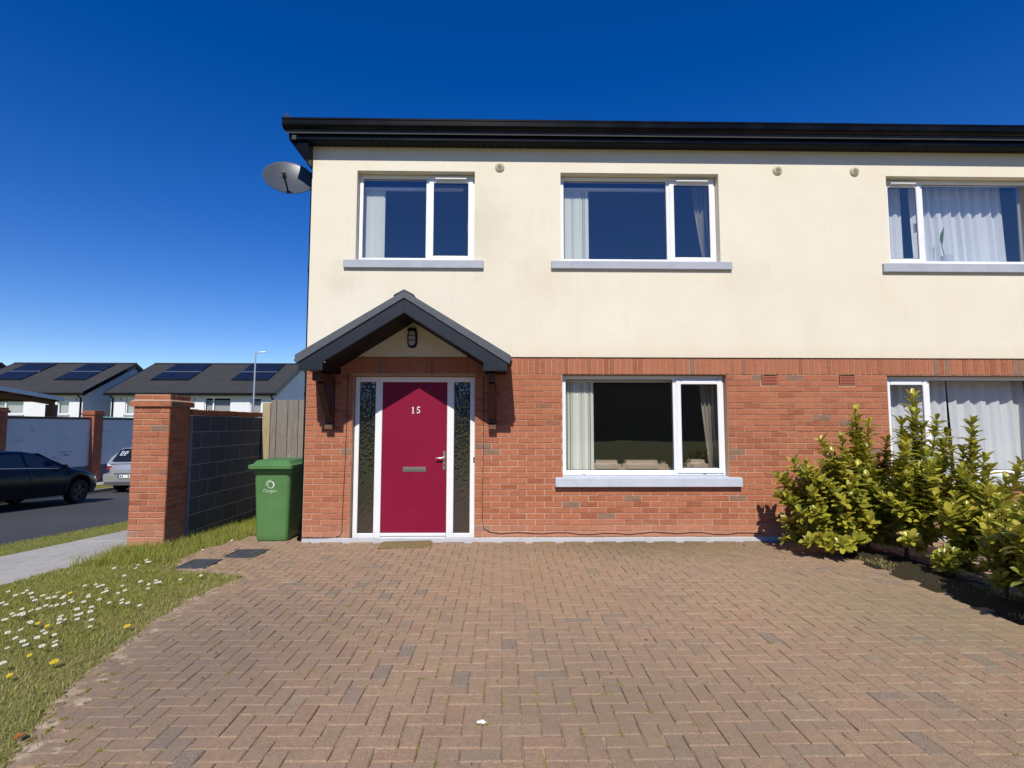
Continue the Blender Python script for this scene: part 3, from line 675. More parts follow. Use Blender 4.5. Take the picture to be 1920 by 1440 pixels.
digit(one, -1.222, 1.667, .088, 'number_one'); digit(five, -1.155, 1.667, .088, 'number_five')
MB().box(-.389, -.369, yd-.018, yd-.001, 1.025, 1.085).build('doorbell', black_m, FD, bevel=.004)
MB().cyl((-.379, yd-.019, 1.048), (-.379, yd-.021, 1.048), .006, 10).build('bell_button', mat('bell_amber', (.55, .38, .08), .4), FD)  # button in plain amber colour

# ------------------------------------------------------------ porch canopy
CX, CY = -1.186, -.72
P = place('porch_canopy', None, (CX, -.36, 2.2), H1)
sl_r = .63
def bz(x, top): return top - abs(x-CX)*sl_r
for s in (-1, 1):
    # tiled slope (tiles in courses), dry verge edge
    def sx(t): return CX + s*t
    items = []
    for r_ in range(5):
        t0, t1 = 1.30 - r_*.26, 1.30 - (r_+1)*.26 - .03
        t1 = max(t1, .0)
        for c in range(3):
            ya = -.018 - (c+1)*.2353 + .002; yb = -.018 - c*.2353 - .002
            zt = lambda t: 3.090 - t*sl_r
            lift = .012
            b_ = [(sx(t0), ya, zt(t0)-.012+lift), (sx(t0), yb, zt(t0)-.012+lift), (sx(t1), yb, zt(t1)-.012), (sx(t1), ya, zt(t1)-.012)]
            t_ = [(sx(t0), ya, zt(t0)+.010+lift), (sx(t0), yb, zt(t0)+.010+lift), (sx(t1), yb, zt(t1)+.010), (sx(t1), ya, zt(t1)+.010)]
            MB().hexa(b_, t_).build('roof_tile', tile_m, P, bevel=.003)
    vt = [(0, 3.035), (1.268, 3.035-1.268*sl_r), (1.285, 3.035-1.268*sl_r+.105), (0, 3.125)]
    MB().prism([(sx(a), b) for a, b in vt], 1, CY-.030, CY+.02).build('verge_trim', tile_m, P, bevel=.005, seg=2)
    bb = [(0, 2.868), (.955, 2.868-.955*sl_r), (.955, 2.168), (1.240, 2.168), (1.240, 3.033-1.24*sl_r), (0, 3.033)]
    MB().prism([(sx(a), b) for a, b in bb], 1, CY-.012, CY+.012).build('bargeboard', barge_m, P, bevel=.003)
    # moulded lip under the bargeboard
    MB().prism([(sx(0), 2.868), (sx(.955), 2.868-.955*sl_r), (sx(.962), 2.859-.955*sl_r), (sx(0), 2.858)], 1, CY-.016, CY+.012).build('barge_lip', barge_m, P)
    MB().box(min(sx(.955), sx(1.242)), max(sx(.955), sx(1.242)), CY-.016, CY+.012, 2.158, 2.1675).build('box_lip', barge_m, P)
    # soffit lining and boxed eaves behind the board
    MB().prism([(sx(0), 2.874), (sx(.95), 2.874-.95*sl_r), (sx(.95), 2.90-.95*sl_r), (sx(0), 2.90)], 1, CY+.0125, -.019).build('soffit', soffit_m, P)
    MB().prism([(sx(.955), 2.18), (sx(1.235), 2.18), (sx(1.235), 3.03-1.235*sl_r-.01), (sx(.955), 2.86-.955*sl_r)], 1, CY+.0125, -.019).build('boxed_eave', soffit_m, P)
    # gallows bracket
    bx_ = CX + s*1.062 - .01
    br = MB().box(bx_-.05, bx_+.05, -.085, .000, 1.53, 2.13).box(bx_-.05, bx_+.05, -.60, -.0855, 2.05, 2.15).build('bracket', timber_m, P, bevel=.008)
    cur = [(-.07, 1.62), (-.20, 1.74), (-.33, 1.90), (-.43, 2.05)]
    for (a, b), (c, d) in zip(cur, cur[1:]):
        MB().hexa([(bx_-.038, a-.035, b-.03), (bx_+.038, a-.035, b-.03), (bx_+.038, a+.035, b+.03), (bx_-.038, a+.035, b+.03)], [(bx_-.038, c-.035, d-.03), (bx_+.038, c-.035, d-.03), (bx_+.038, c+.035, d+.03), (bx_-.038, c+.035, d+.03)]).build('brace', timber_m, br)
    MB().box(bx_-.052, bx_+.052, -.105, .000, 1.452, 1.525).build('bracket_foot', mat('foot_timber' + ('a' if s < 0 else 'b'), (.15, .082, .055), .7, .3, layers=[('noise', 12, .4, .7, (.11, .06, .04))]), br, bevel=.008)
MB().prism([(CX-.13, 3.055), (CX-.115, 3.078), (CX, 3.140), (CX+.115, 3.078), (CX+.13, 3.055), (CX, 3.118)], 1, CY-.034, -.019).build('ridge_cap', tile_m, P, bevel=.004)

# ------------------------------------------------------------ things fixed on or lying by the house
lt = thing('wall_light', (-1.20, -.04, 2.55), 'black oval bulkhead lantern on the cream gable under the porch', 'lamp')
sq = lambda rx, rz_, k: [(-1.20 + rx*abs(math.cos(a))**.55*(1 if math.cos(a) >= 0 else -1), 2.655 + rz_*abs(math.sin(a))**.7*(1 if math.sin(a) >= 0 else -1)) for a in [2*math.pi*i/k for i in range(k)]]
MB().prism(sq(.066, .125, 24), 1, -.052, -.019).build('back_plate', black_m, lt, bevel=.006)
MB().prism(sq(.045, .098, 24), 1, -.092, -.0525).build('lamp_glass', mat('frosted_glass', (.42, .42, .40), .25, .5), lt, bevel=.02, seg=2)
rg = MB()
for a in (-.03, .03): rg.box(-1.245, -1.155, -.099, -.0925, 2.655+a-.004, 2.655+a+.004)
rg.build('guard', black_m, lt); MB().prism([(-1.262, 2.755), (-1.138, 2.755), (-1.15, 2.79), (-1.25, 2.79)], 1, -.095, -.053).build('hood', black_m, lt, bevel=.004)

cb = MB().tube([(-2.045, -.006, 2.20), (-2.048, -.006, 1.6), (-2.060, -.006, .9), (-2.075, -.006, .35), (-2.078, -.006, .13), (-2.10, -.007, .085), (-2.16, -.014, .066), (-2.35, -.020, .060), (-2.58, -.020, .062), (-2.60, -.02, .045)], .0036, 6).build('cable', rub_m, smooth=True)
tag(cb, 'thin black cable from porch down brick left of the door', 'cable', 'black cables along the front wall')
cpts = [(-.255, -.006, 2.16), (-.255, -.006, 1.2), (-.262, -.006, .5), (-.262, -.006, .26), (-.240, -.007, .17), (-.17, -.008, .128), (-.02, -.008, .105)]
cpts += [(.05 + .16*i, -.008, .105 + .012*math.sin(i*1.7) + .008*math.sin(i*.6)) for i in range(1, 22)]
cb = MB().tube(cpts, .0038, 6).build('cable', rub_m, smooth=True)
tag(cb, 'thin black cable right of the door, running on along base below the big window', 'cable', 'black cables along the front wall')

D_ = thing('satellite_dish', (-2.66, .15, 4.60), 'grey satellite dish on a bracket at the left corner of cream wall', 'satellite dish')
dn = Vector((.30, -.80, .48)).normalized(); dc = Vector((-2.955, .10, 4.915))
prof = [(.325*t, .055*t*t) for t in (0, .2, .4, .6, .8, .93, 1.0)]
back = [(.325*t, .055*t*t - .006) for t in (1.0, .8, .6, .4, .2, 0)]
MB().lathe([(r, h-.05) for r, h in prof] + [(.331, .005), (.331, -.004)] + [(r, h-.05) for r, h in back], dc, dn, 40).build('reflector', dish_m, D_, smooth=True)
upv = (Vector((0, 0, 1)) - dn*dn.z).normalized(); sdv = dn.cross(upv)
low = dc - upv*.318; fp_ = dc + dn*.22 - upv*.235 + sdv*.05
MB().tube([low - dn*.02, low + dn*.03, fp_ - upv*.03], .011, 8).build('feed_arm', black_m, D_)
MB().cyl(fp_ + dn*.04, fp_ - dn*.03, .026, 12).cyl(fp_ - dn*.03, fp_ - dn*.055, .034, 12).build('receiver', mat('receiver_grey', (.10, .10, .11), .5), D_)
MB().tube([dc - dn*.055, dc - dn*.12, (-2.72, .26, 4.83), (-2.593, .26, 4.80)], .021, 8).box(-2.615, -2.5925, .16, .36, 4.68, 4.92).build('mount', black_m, D_)

dm = MB().hexa([(-1.53,-.40,.008),(-.87,-.32,.004),(-.915,-.03,.006),(-1.525,-.06,.010)], [(-1.53,-.40,.024),(-.87,-.32,.020),(-.915,-.03,.030),(-1.525,-.06,.022)]).build('doormat', mat_m, bevel=.004)
tag(dm, 'worn tan doormat lying on pavers in front of the crimson door', 'doormat')
for k, (a, b, c, d) in enumerate(COVERS):
    mh = thing('manhole_cover', ((a+b)/2, (c+d)/2, .002), ('dark square inspection cover partly grown over at the lawn edge', 'dark square inspection cover between green bin and grass tongue')[k], 'manhole cover', 'dark inspection covers in the paving')
    MB().box(a, b, c, d, -.03, .004).build('cover', iron_m, mh, bevel=.003)
    fr = MB()
    for q in ((a-.018, a-.002, c-.018, d+.018), (b+.002, b+.018, c-.018, d+.018), (a-.002, b+.002, c-.018, c-.002), (a-.002, b+.002, d+.002, d+.018)): fr.box(*q, -.03, .006)
    fr.build('frame', iron_m, mh)
    kh = MB()
    for q in (.2, .8): kh.box(a+(b-a)*q-.012, a+(b-a)*q+.012, (c+d)/2-.006, (c+d)/2+.006, .0045, .0065)
    kh.build('key_hole', rub_m, mh)

# ------------------------------------------------------------ wheelie bin
BX, BY = -3.005, .36
B = thing('wheelie_bin', (BX, BY, 0), 'green wheelie bin with white sun logo standing by the house corner', 'bin')
def ring(hw, y0, y1, z, r, k=5):
    out = []
    for cx, cy, a0 in ((BX+hw-r, y1-r, 0), (BX-hw+r, y1-r, 90), (BX-hw+r, y0+r, 180), (BX+hw-r, y0+r, 270)):
        out += [(cx+r*math.cos(math.radians(a0+90*i/k)), cy+r*math.sin(math.radians(a0+90*i/k)), z) for i in range(k+1)]
    return out
def loft(rings):
    n_ = len(rings[0]); m_ = MB(); vs = [p for r in rings for p in r]
    fs = [(i*n_+j, i*n_+(j+1) % n_, (i+1)*n_+(j+1) % n_, (i+1)*n_+j) for i in range(len(rings)-1) for j in range(n_)]
    fs += [tuple(range(n_-1, -1, -1)), tuple(range((len(rings)-1)*n_, len(rings)*n_))]
    return m_.add(vs, fs)
loft([ring(.196, .055, .47, .012, .04), ring(.204, .045, .50, .03, .05), ring(.208, .042, .52, .10, .05), ring(.226, .015, .62, .62, .055), ring(.235, .002, .68, .905, .055)]).build('body', binm, B, smooth=True)
loft([ring(.243, -.008, .70, .880, .05), ring(.246, -.012, .71, .885, .05), ring(.248, -.014, .72, .935, .05), ring(.246, -.012, .715, .940, .05)]).build('rim', binm, B, smooth=True)
loft([ring(.276, -.075, .70, .942, .04), ring(.285, -.085, .72, .948, .045), ring(.287, -.087, .725, .988, .045), ring(.280, -.08, .715, .996, .045), ring(.245, -.04, .68, 1.006, .05), ring(.222, .00, .64, 1.046, .05), ring(.200, .04, .60, 1.052, .05)]).build('lid', binm, B, smooth=True)
MB().box(BX-.04, BX+.04, -.055, -.02, .9962, 1.010).build('lid_grip', binm, B, bevel=.004)
hb = MB().tube([(BX-.20, .74, .96), (BX+.20, .74, .96)], .016, 10).build('handle_bar', binm, B)
for s in (-1, 1):
    wh = MB().lathe([(.03, -.026), (.085, -.026), (.098, -.018), (.100, 0), (.098, .018), (.085, .026), (.03, .026)], (BX+s*.225, .56, .10), (1, 0, 0), 20).build('wheel', rub_m, B, smooth=True)
MB().cyl((BX-.25, .56, .10), (BX+.25, .56, .10), .012, 8).build('axle', steel_m, B)
# logo: sun ring with rays, worn word below; the front face leans back slightly
def fy(z): return (.015 - (z-.62)*.0456 if z > .62 else .042 - (z-.10)*.0519) - .002
lx_, lz_ = BX-.010, .735
m_ = MB()
ro = [(.046*math.cos(a), .046*math.sin(a)) for a in [2*math.pi*i/32 for i in range(32)]]
for i in range(32):
    a0, a1 = 2*math.pi*i/32, 2*math.pi*(i+1)/32
    th = lambda a: .046 - .006 - .009*max(0, math.cos(a-.25))
    q = [(th(a0)*math.cos(a0), th(a0)*math.sin(a0)), ro[i], ro[(i+1) % 32], (th(a1)*math.cos(a1), th(a1)*math.sin(a1))]
    if 1.9 < a0 < 3.2: continue
    m_.add([(lx_+a, fy(lz_+b)-.0005, lz_+b) for a, b in q], [(0, 1, 2, 3)])
ri = arc(0, 0, .037, 100, 190, 10); rr = arc(0, 0, .041, 100, 190, 10)
for i in range(10): m_.add([(lx_+a, fy(lz_+b)-.0005, lz_+b) for a, b in (ri[i], rr[i], rr[i+1], ri[i+1])], [(0, 1, 2, 3)])
for k in range(6):
    a = math.radians(98 + k*17); ca, sa = math.cos(a), math.sin(a); w_ = .0042
    m_.add([(lx_+p*ca-q*sa, fy(lz_+p*sa+q*ca)-.0005, lz_+p*sa+q*ca) for p, q in ((.048, -w_*.6), (.066, -w_), (.066, w_), (.048, w_*.6))], [(0, 1, 2, 3)])
m_.build('logo', logo_m, B, normals=False)
tc = bpy.data.curves.new('word', 'FONT'); tc.body = 'Oxigen'; tc.size = .060; tc.align_x = 'CENTER'
dg = bpy.data.objects.new('word', tc); COL.objects.link(dg); bpy.context.view_layer.update()
tm = bpy.data.meshes.new_from_object(dg.evaluated_get(bpy.context.evaluated_depsgraph_get())); bpy.data.objects.remove(dg)
mb = MB(); mb.add([(lx_-.012 + v.co.x, fy(.648+v.co.y)-.0006, .638 + v.co.y) for v in tm.vertices], [tuple(p.vertices) for p in tm.polygons])
mb.build('lettering', logo2_m, B, normals=False)

# ------------------------------------------------------------ gate pillar, block wall, timber fence
PX0, PX1, PY0, PY1 = -4.752, -4.290, -.11, .35
PL = thing('gate_pillar', (-4.52, .12, -.1), 'square red brick pillar with corbelled cap at the footpath', 'pillar')
core = MB().box(PX0+.006, PX1-.006, PY0+.006, PY1-.006, -.35, 1.905).build('core', mortar_m, PL)
items = []
def course(z, h, x0, x1, y0, y1, odd, th=.075):
    for face in range(4):
        L_ = (x1-x0) if face % 2 == 0 else (y1-y0)
        h2 = (face % 2 == 0) == odd
        cut = [0, L_/4+.004, L_*3/4-.004, L_] if h2 else [0, L_/2, L_]
        for a, b in zip(cut, cut[1:]):
            q = R.randrange(5); ln = round(b-a-.009, 3); m_ = (a+b)/2; d = R.uniform(-.0015, .0015); yy_ = .048
            if face == 0: loc, rz_ = Vector((x0+m_, y0+yy_+d, z+h/2)), 0
            elif face == 1: loc, rz_ = Vector((x1-yy_+d, y0+m_, z+h/2)), math.pi/2
            elif face == 2: loc, rz_ = Vector((x1-m_, y1-yy_+d, z+h/2)), math.pi
            else: loc, rz_ = Vector((x0+yy_+d, y1-m_, z+h/2)), -math.pi/2
            items.append(((ln, round(h-.0105, 4), q), loc, rz_))
z = -.22; k = 0
while z < 1.72: course(z, .0785, PX0, PX1, PY0, PY1, k % 2 == 0); z += .0785; k += 1
zc = z
course(zc, .075, PX0-.032, PX1+.032, PY0-.032, PY1+.032, True)
course(zc+.095, .062, PX0+.004, PX1-.004, PY0+.004, PY1-.004, False)
MB().box(PX0-.026, PX1+.026, PY0-.026, PY1+.026, zc+.004, zc+.071).build('cap_bed', mortar_m, PL)
MB().hexa([(PX0-.031,PY0-.031,zc+.074),(PX1+.031,PY0-.031,zc+.074),(PX1+.031,PY1+.031,zc+.074),(PX0-.031,PY1+.031,zc+.074)], [(PX0+.003,PY0+.003,zc+.096),(PX1-.003,PY0+.003,zc+.096),(PX1-.003,PY1-.003,zc+.096),(PX0+.003,PY1-.003,zc+.096)]).build('mortar_flaunching', mortar_m, PL)
MB().box(PX0+.01, PX1-.01, PY0+.01, PY1-.01, zc+.10, zc+.152).build('cap_top', mortar_m, PL)
put_pieces('brick', items, lambda sz: chamfer_block(sz[0], .10, sz[1], .003, sz[2]*17+int(sz[0]*1000)), (brick_o, brick_i), PL, 300)

BW = thing('garden_wall', (-4.36, 1.4, -.1), 'dark grey concrete block wall with brick coping, between pillar and timber fence', 'wall')
MB().box(-4.452, -4.258, .352, 2.60, -.4, 1.64).build('core', bmort_m, BW)
for r_ in range(-2, 7):
    z0_ = .062 + r_*.2255 + .0; y_ = .352 + (-.22 if r_ % 2 else 0)
    while y_ < 2.6:
        a, b = max(y_, .354), min(y_+.45, 2.6)
        if b - a > .05:
            v, f = chamfer_block(b-a-.011, .2, .2145, .004, R.randrange(50))
            MB().add([(-4.3555 - q[1], (a+b)/2 + q[0], z0_+.1125+q[2]) for q in v], f).build('block', block_m, BW)
        y_ += .45
y_ = .354
while y_ < 2.58:
    MB().box(-4.462, -4.246, y_+.004, min(y_+.108, 2.6), 1.646, 1.725+R.uniform(-.003, .003)).build('coping_brick', brick_o, BW, bevel=.006); y_ += .112
FN = thing('timber_fence', (-3.8, 2.5, 0), 'weathered grey vertical board fence behind the green bin', 'fence')
MB().box(-4.235, -4.10, 2.42, 2.54, -.1, 1.90).build('post', post_m, FN, bevel=.006)
x = -4.098; k = 0
while x < -3.58:
    wd = R.uniform(.088, .102)
    MB().box(x, x+wd-.004, 2.44+(.012 if k % 2 else 0)+R.uniform(0, .004), 2.47+(.012 if k % 2 else 0), .0, 1.955+R.uniform(-.012, .012)).build('board', fence_m, FN, bevel=.002); x += wd; k += 1
MB().box(x+.002, x+.05, 2.42, 2.50, 0, 1.95).build('post', post_m, FN, bevel=.004)
MB().box(-4.09, x, 2.486, 2.52, 1.55, 1.63).box(-4.09, x, 2.486, 2.52, .4, .48).build('rail', fence_m, FN)
SG = thing('side_gate', (-3.0, 2.7, 0), 'dark brown side gate between fence and house gable', 'gate')  # dark brown boards closing the gap beside the fence
xx = x+.06
while xx < -2.62:
    MB().box(xx, min(xx+.11, -2.61), 2.66, 2.69, .05, 1.85).build('board', timber_m, SG); xx += .115
MB().box(x+.06, -2.61, 2.692, 2.73, 1.5, 1.6).build('rail', timber_m, SG)

# ------------------------------------------------------------ interiors seen through the windows
def vblind(x0, x1, z0, z1, n_, label, y=.235):
    t = thing('vertical_blind', ((x0+x1)/2, y, z0), label, 'blind', 'vertical blinds drawn to the left')
    MB().box(x0-.02, x1+1.1, y-.02, y+.02, z1, z1+.035).build('head_rail', white_m, t)
    for i in range(n_):
        cx = x0 + (x1-x0)*(i+.5)/n_; a = math.radians(R.uniform(12, 52)); hw = .026
        dx, dy = hw*math.cos(a), hw*math.sin(a)
        MB().add([(cx-dx, y-dy, z0), (cx+dx, y+dy, z0), (cx+dx, y+dy, z1), (cx-dx, y-dy, z1)], [(0, 1, 2, 3)]).build('slat', blind_m, t)
        if i % 1 == 0: MB().box(cx-.024, cx+.024, y-.003+dy*.3, y+.001+dy*.3, z0+.004, z0+.026).build('weight', white_m, t)
    return t
vblind(-1.955, -1.66, 3.75, 4.80, 8, 'white vertical blind bunched at the left of the small upstairs window')
vblind(.83, 1.20, 3.75, 4.82, 9, 'white vertical blind bunched at left of wide upstairs window over the brick')
vblind(.845, 1.245, .86, 2.10, 10, 'white vertical blind bunched at the left of the ground floor window')
def drape(name, m, fx, z0, z1, label, cat, y=.24, amp=.03, waves=5, group=None, k=40):
    """fx(t, u): x at t across (0..1) and u down (0 top..1 bottom)"""
    mb = MB(); vs = []; rows = 12
    ph = R.uniform(0, 6)
    for r_ in range(rows+1):
        u = r_/rows
        for i in range(k+1):
            t = i/k; th = 2*math.pi*waves*t
            yy_ = y + amp*(math.sin(th+ph+.3*math.sin(u*2)) + .35*math.sin(2.3*th+ph*2))*(.75+.25*u)
            vs.append((fx(t, u), yy_, z1 + (z0-z1)*u))
    fs = [(r_*(k+1)+i, r_*(k+1)+i+1, (r_+1)*(k+1)+i+1, (r_+1)*(k+1)+i) for r_ in range(rows) for i in range(k)]
    o = mb.add(vs, fs).build(name, m, smooth=True, normals=False)
    return tag(o, label, cat, group)
drape('curtain', curtain_m, lambda t, u: -.46 + .02*u + .17*t*(1 - .55*math.sin(u*2.6)) - .06*(1-abs(2*u-1)), 3.74, 4.80, 'pale curtain at the right edge of the small upstairs window', 'curtain', waves=3, k=20)
drape('curtain', curtain_m, lambda t, u: 2.70 + .17*u**1.4 + t*(.30 - .17*u), 3.74, 5.04, 'pale gathered curtain at right of wide upstairs window', 'curtain', waves=4, k=28, y=.345)
drape('curtain', curtain_m, lambda t, u: 2.74 + .13*u**1.3 + t*(.28 - .14*u), .86, 2.22, 'cream gathered curtain at right of the ground floor window beside sofa', 'curtain', waves=4, k=28, y=.345)
drape('net_curtain', net_m, lambda t, u: 5.40 + .37*t, 3.74, 5.04, 'narrow white net panel in neighbour\'s upstairs side sash', 'net curtain', waves=3, amp=.018, y=.36, group='white net curtains in the neighbouring house')
drape('net_curtain', net_m, lambda t, u: 5.90 + .05*u + 1.35*t, 3.74, 5.04, 'wide white net curtain behind the pot plant upstairs', 'net curtain', waves=9, amp=.034, y=.37, group='white net curtains in the neighbouring house', k=90)
drape('net_curtain', net_m, lambda t, u: 5.26 + .99*t, .86, 2.2, 'left white net curtain of neighbour\'s ground floor window, behind shrubs', 'net curtain', waves=6, amp=.026, y=.35, group='white net curtains in the neighbouring house', k=60)
drape('net_curtain', net_m, lambda t, u: 6.28 + .05*u + 1.42*t, .86, 2.2, 'right wide white net curtain of neighbour\'s ground floor window', 'net curtain', waves=7, amp=.032, y=.35, group='white net curtains in the neighbouring house', k=80)
drape('curtain', mat('beige_drape', (.42, .39, .30), .9, .2, trans=.1), lambda t, u: 7.36 + .24*t, 3.74, 5.0, 'beige drape at right edge of neighbour\'s upstairs window', 'curtain', waves=3, amp=.02, k=20)
PT = thing('potted_plant', (6.18, .235, 3.80), 'single-stem plant in a white pot on the neighbour\'s upstairs windowsill', 'pot plant')
MB().lathe([(0, 0), (.055, 0), (.075, .10), (.078, .115), (.068, .115), (.065, .10), (0, .10)], (6.30, .235, 3.795), (0, 0, 1), 18).build('pot', pot_m, PT, smooth=True)
MB().tube([(6.27, .235, 3.90), (6.245, .225, 3.98), (6.225, .22, 4.06)], .006, 6).build('stem', stem_m, PT)
MB().add([(6.23, .22, 4.04), (6.195, .215, 4.14), (6.205, .21, 4.22), (6.26, .205, 4.33), (6.252, .207, 4.22), (6.245, .213, 4.13)], [(0, 5, 4, 1), (1, 4, 3, 2)]).build('leaf', stem_m, PT)
MB().box(5.30, 7.46, .172, .32, 3.765, 3.794).build('window_board', white_m, H2)
SF = thing('leather_sofa', (2.0, .65, .05), 'beige leather sofa backing onto the ground floor window', 'sofa')
MB().box(1.22, 2.90, .30, .52, .12, .93).build('backrest', leather_m, SF, bevel=.03, seg=2)
MB().box(1.22, 2.90, .52, 1.15, .12, .48).build('seat', leather_m, SF, bevel=.03)
for a, b in ((1.235, 1.645), (1.66, 2.205), (2.56, 2.86)):
    mbq = MB().box(a, b, .295, .56, .86, 1.025 if a < 2.5 else 1.035); mbq.build('head_cushion', leather_m, SF, bevel=.055, seg=3, smooth=True)
MB().box(2.215, 2.30, .33, .62, .84, 1.01).build('armrest', leather_m, SF, bevel=.04, seg=3, smooth=True)
TV = thing('framed_panel', (3.1, 3.82, .85), 'black framed panel with pale blue shape on the back wall of living room', 'screen')
MB().box(2.78, 3.46, 3.82, 3.87, .86, 1.26).build('frame', scr_m, TV, bevel=.006)
MB().prism([(2.84, 1.10), (3.12, 1.20), (3.40, 1.12), (3.30, 1.09), (2.95, 1.08)], 1, 3.812, 3.8195).build('image', wedge_m, TV)  # pale blue wedge set on the dark panel

# ------------------------------------------------------------ cars
def car(name, label, loc, L, Wd, Hh, wb, wr, paint, prof, green, hatch, group=None):
    """prof(y) -> shoulder height; green: (y, z top, half width top) stations of the roof; local +y is forward"""
    sl_ = -.05 if loc[1] < 10 else -.02
    xf = Matrix.Translation(loc) @ Matrix.Rotation(math.atan(sl_), 4, 'X')
    e = thing(name, loc, label, 'car', group)
    N = 72; rings_ = []; n_ = None
    ax = (wb/2 + .06 - .0, -wb/2 + .06)
    for i in range(N+1):
        y = -L/2 + L*i/N; a = abs(y)/(L/2)
        hw = Wd/2*(1 - .30*max(0, (a-.62)/.38)**3.0)
        zt = prof(y); zb = .24 + .10*max(0, (a-.86)/.14)
        nose = max(0, (a-.95)/.05); zt = zt*(1-.16*nose**2); zb += .06*nose
        for q in ax:
            d = abs(y-q); ra = wr+.045
            if d < ra: zb = max(zb, wr + math.sqrt(ra*ra-d*d))
        zb = min(zb, zt-.05); hw *= 1-.05*nose
        pr = [(0, zb), (.80, zb), (.955, zb+.03), (1.0, zb+(zt-zb)*.35), (1.0, zb+(zt-zb)*.62), (.975, zb+(zt-zb)*.84), (.945, zt-.025), (.90, zt), (.5, zt+.022), (0, zt+.03)]
        full = [(x_*hw, y, z_) for x_, z_ in pr] + [(-x_*hw, y, z_) for x_, z_ in pr[-2:0:-1]]
        rings_.append(full); n_ = len(full)
    mb = MB(xf); vs = [p for r in rings_ for p in r]
    fs = [(i*n_+j, i*n_+(j+1) % n_, (i+1)*n_+(j+1) % n_, (i+1)*n_+j) for i in range(N) for j in range(n_)] + [tuple(range(n_)), tuple(range(N*n_, N*n_+n_))]
    mb.add(vs, fs).build('body', paint, e, smooth=True)
    # roof and pillars
    g = green; mb = MB(xf); rs_ = []
    for y, zt, ht in g:
        zb = min(prof(y)+.005, zt); hb_ = Wd/2*.885
        t = min(1, max(0, (zt-zb)/.42))
        hx = hb_ + (ht-hb_)*t
        rs_.append([(hb_, y, zb), (hx+.012, y, zt-.035*t), (hx-.04, y, zt), (0, y, zt+.018), (-hx+.04, y, zt), (-hx-.012, y, zt-.035*t), (-hb_, y, zb)])
    k7 = 7; fs = [(i*k7+j, i*k7+j+1, (i+1)*k7+j+1, (i+1)*k7+j) for i in range(len(rs_)-1) for j in range(6)]
    mb.add([p for r in rs_ for p in r], fs).build('roof', paint, e, smooth=True)
    def side_pt(y, f):                      # point on the cabin side at fraction f of its height, 6 mm proud
        for (ya, za, ha), (yb_, zb2, hb2) in zip(g, g[1:]):
            if ya <= y <= yb_:
                q = (y-ya)/(yb_-ya); zt = za+(zb2-za)*q; ht = ha+(hb2-ha)*q; break
        zb = prof(y)+.005; hb_ = Wd/2*.885; t = min(1, max(0, (zt-zb)/.42)); hx = hb_+(ht-hb_)*t
        return hb_+(hx+.012-hb_)*f+.007, y, zb+(zt-.035*t-zb)*f
    return e, xf, side_pt, ax, prof
def lights(mb, pts): mb.add(pts, [tuple(range(len(pts)))])
def wheels(e, xf, Wd, ax, r, tw=.21):
    for q in ax:
        for s in (-1, 1):
            c = (s*(Wd/2-.115), q, r); o = (s, 0, 0)
            wh = MB(xf).lathe([(r*.66, -.10), (r*.93, -.105), (r, -.07), (r, .07), (r*.95, .10), (r*.68, .105), (r*.66, .09)], c, o, 28).build('wheel', rub_m, e, smooth=True)
            rim = MB(xf).lathe([(r*.66, .09), (r*.60, .085), (r*.56, .05), (.0, .04)], c, o, 28)
            for k in range(5):
                a = 2*math.pi*k/5+.3; w_ = .035
                ca, sa = math.cos(a), math.sin(a)
                P2 = lambda u_, v_, h: (c[0]+s*h, c[1]+u_*ca-v_*sa, c[2]+u_*sa+v_*ca)
                rim.add([P2(.03, -w_, .09), (P2(r*.62, -w_*.7, .088)), (P2(r*.62, w_*.7, .088)), P2(.03, w_, .09)], [(0, 1, 2, 3)])
            rim.build('rim', galv_m if Wd < 1.75 else mat('dark_alloy', (.05, .05, .055), .35, .5, .7) if 'dark_alloy' not in MATS else MATS['dark_alloy'], wh)
# navy saloon
def p1(y):
    pts = [(-2.43, .84), (-2.3, .98), (-1.7, 1.0), (-.6, .965), (.95, .935), (1.35, .93), (1.95, .83), (2.25, .74), (2.43, .60)]
    for (a, za), (b, zb) in zip(pts, pts[1:]):
        if y <= b: t = max(0, (y-a)/(b-a)); return za+(zb-za)*t
    return pts[-1][1]
g1 = [(-1.95, 1.0, .74), (-1.5, 1.17, .66), (-1.0, 1.325, .60), (-.5, 1.385, .585), (0, 1.39, .58), (.35, 1.345, .59), (.75, 1.19, .64), (1.25, .955, .74)]
Lc = (-12.33, 6.2, zroad(6.2)+.0)
e, xf, sp_, ax, pf = car('parked_car', 'dark navy saloon car parked in front of the grey wall', Lc, 4.86, 1.85, 1.45, 2.88, .325, navy_m, p1, g1, False, 'cars parked along the far kerb')
wheels(e, xf, 1.85, ax, .325)
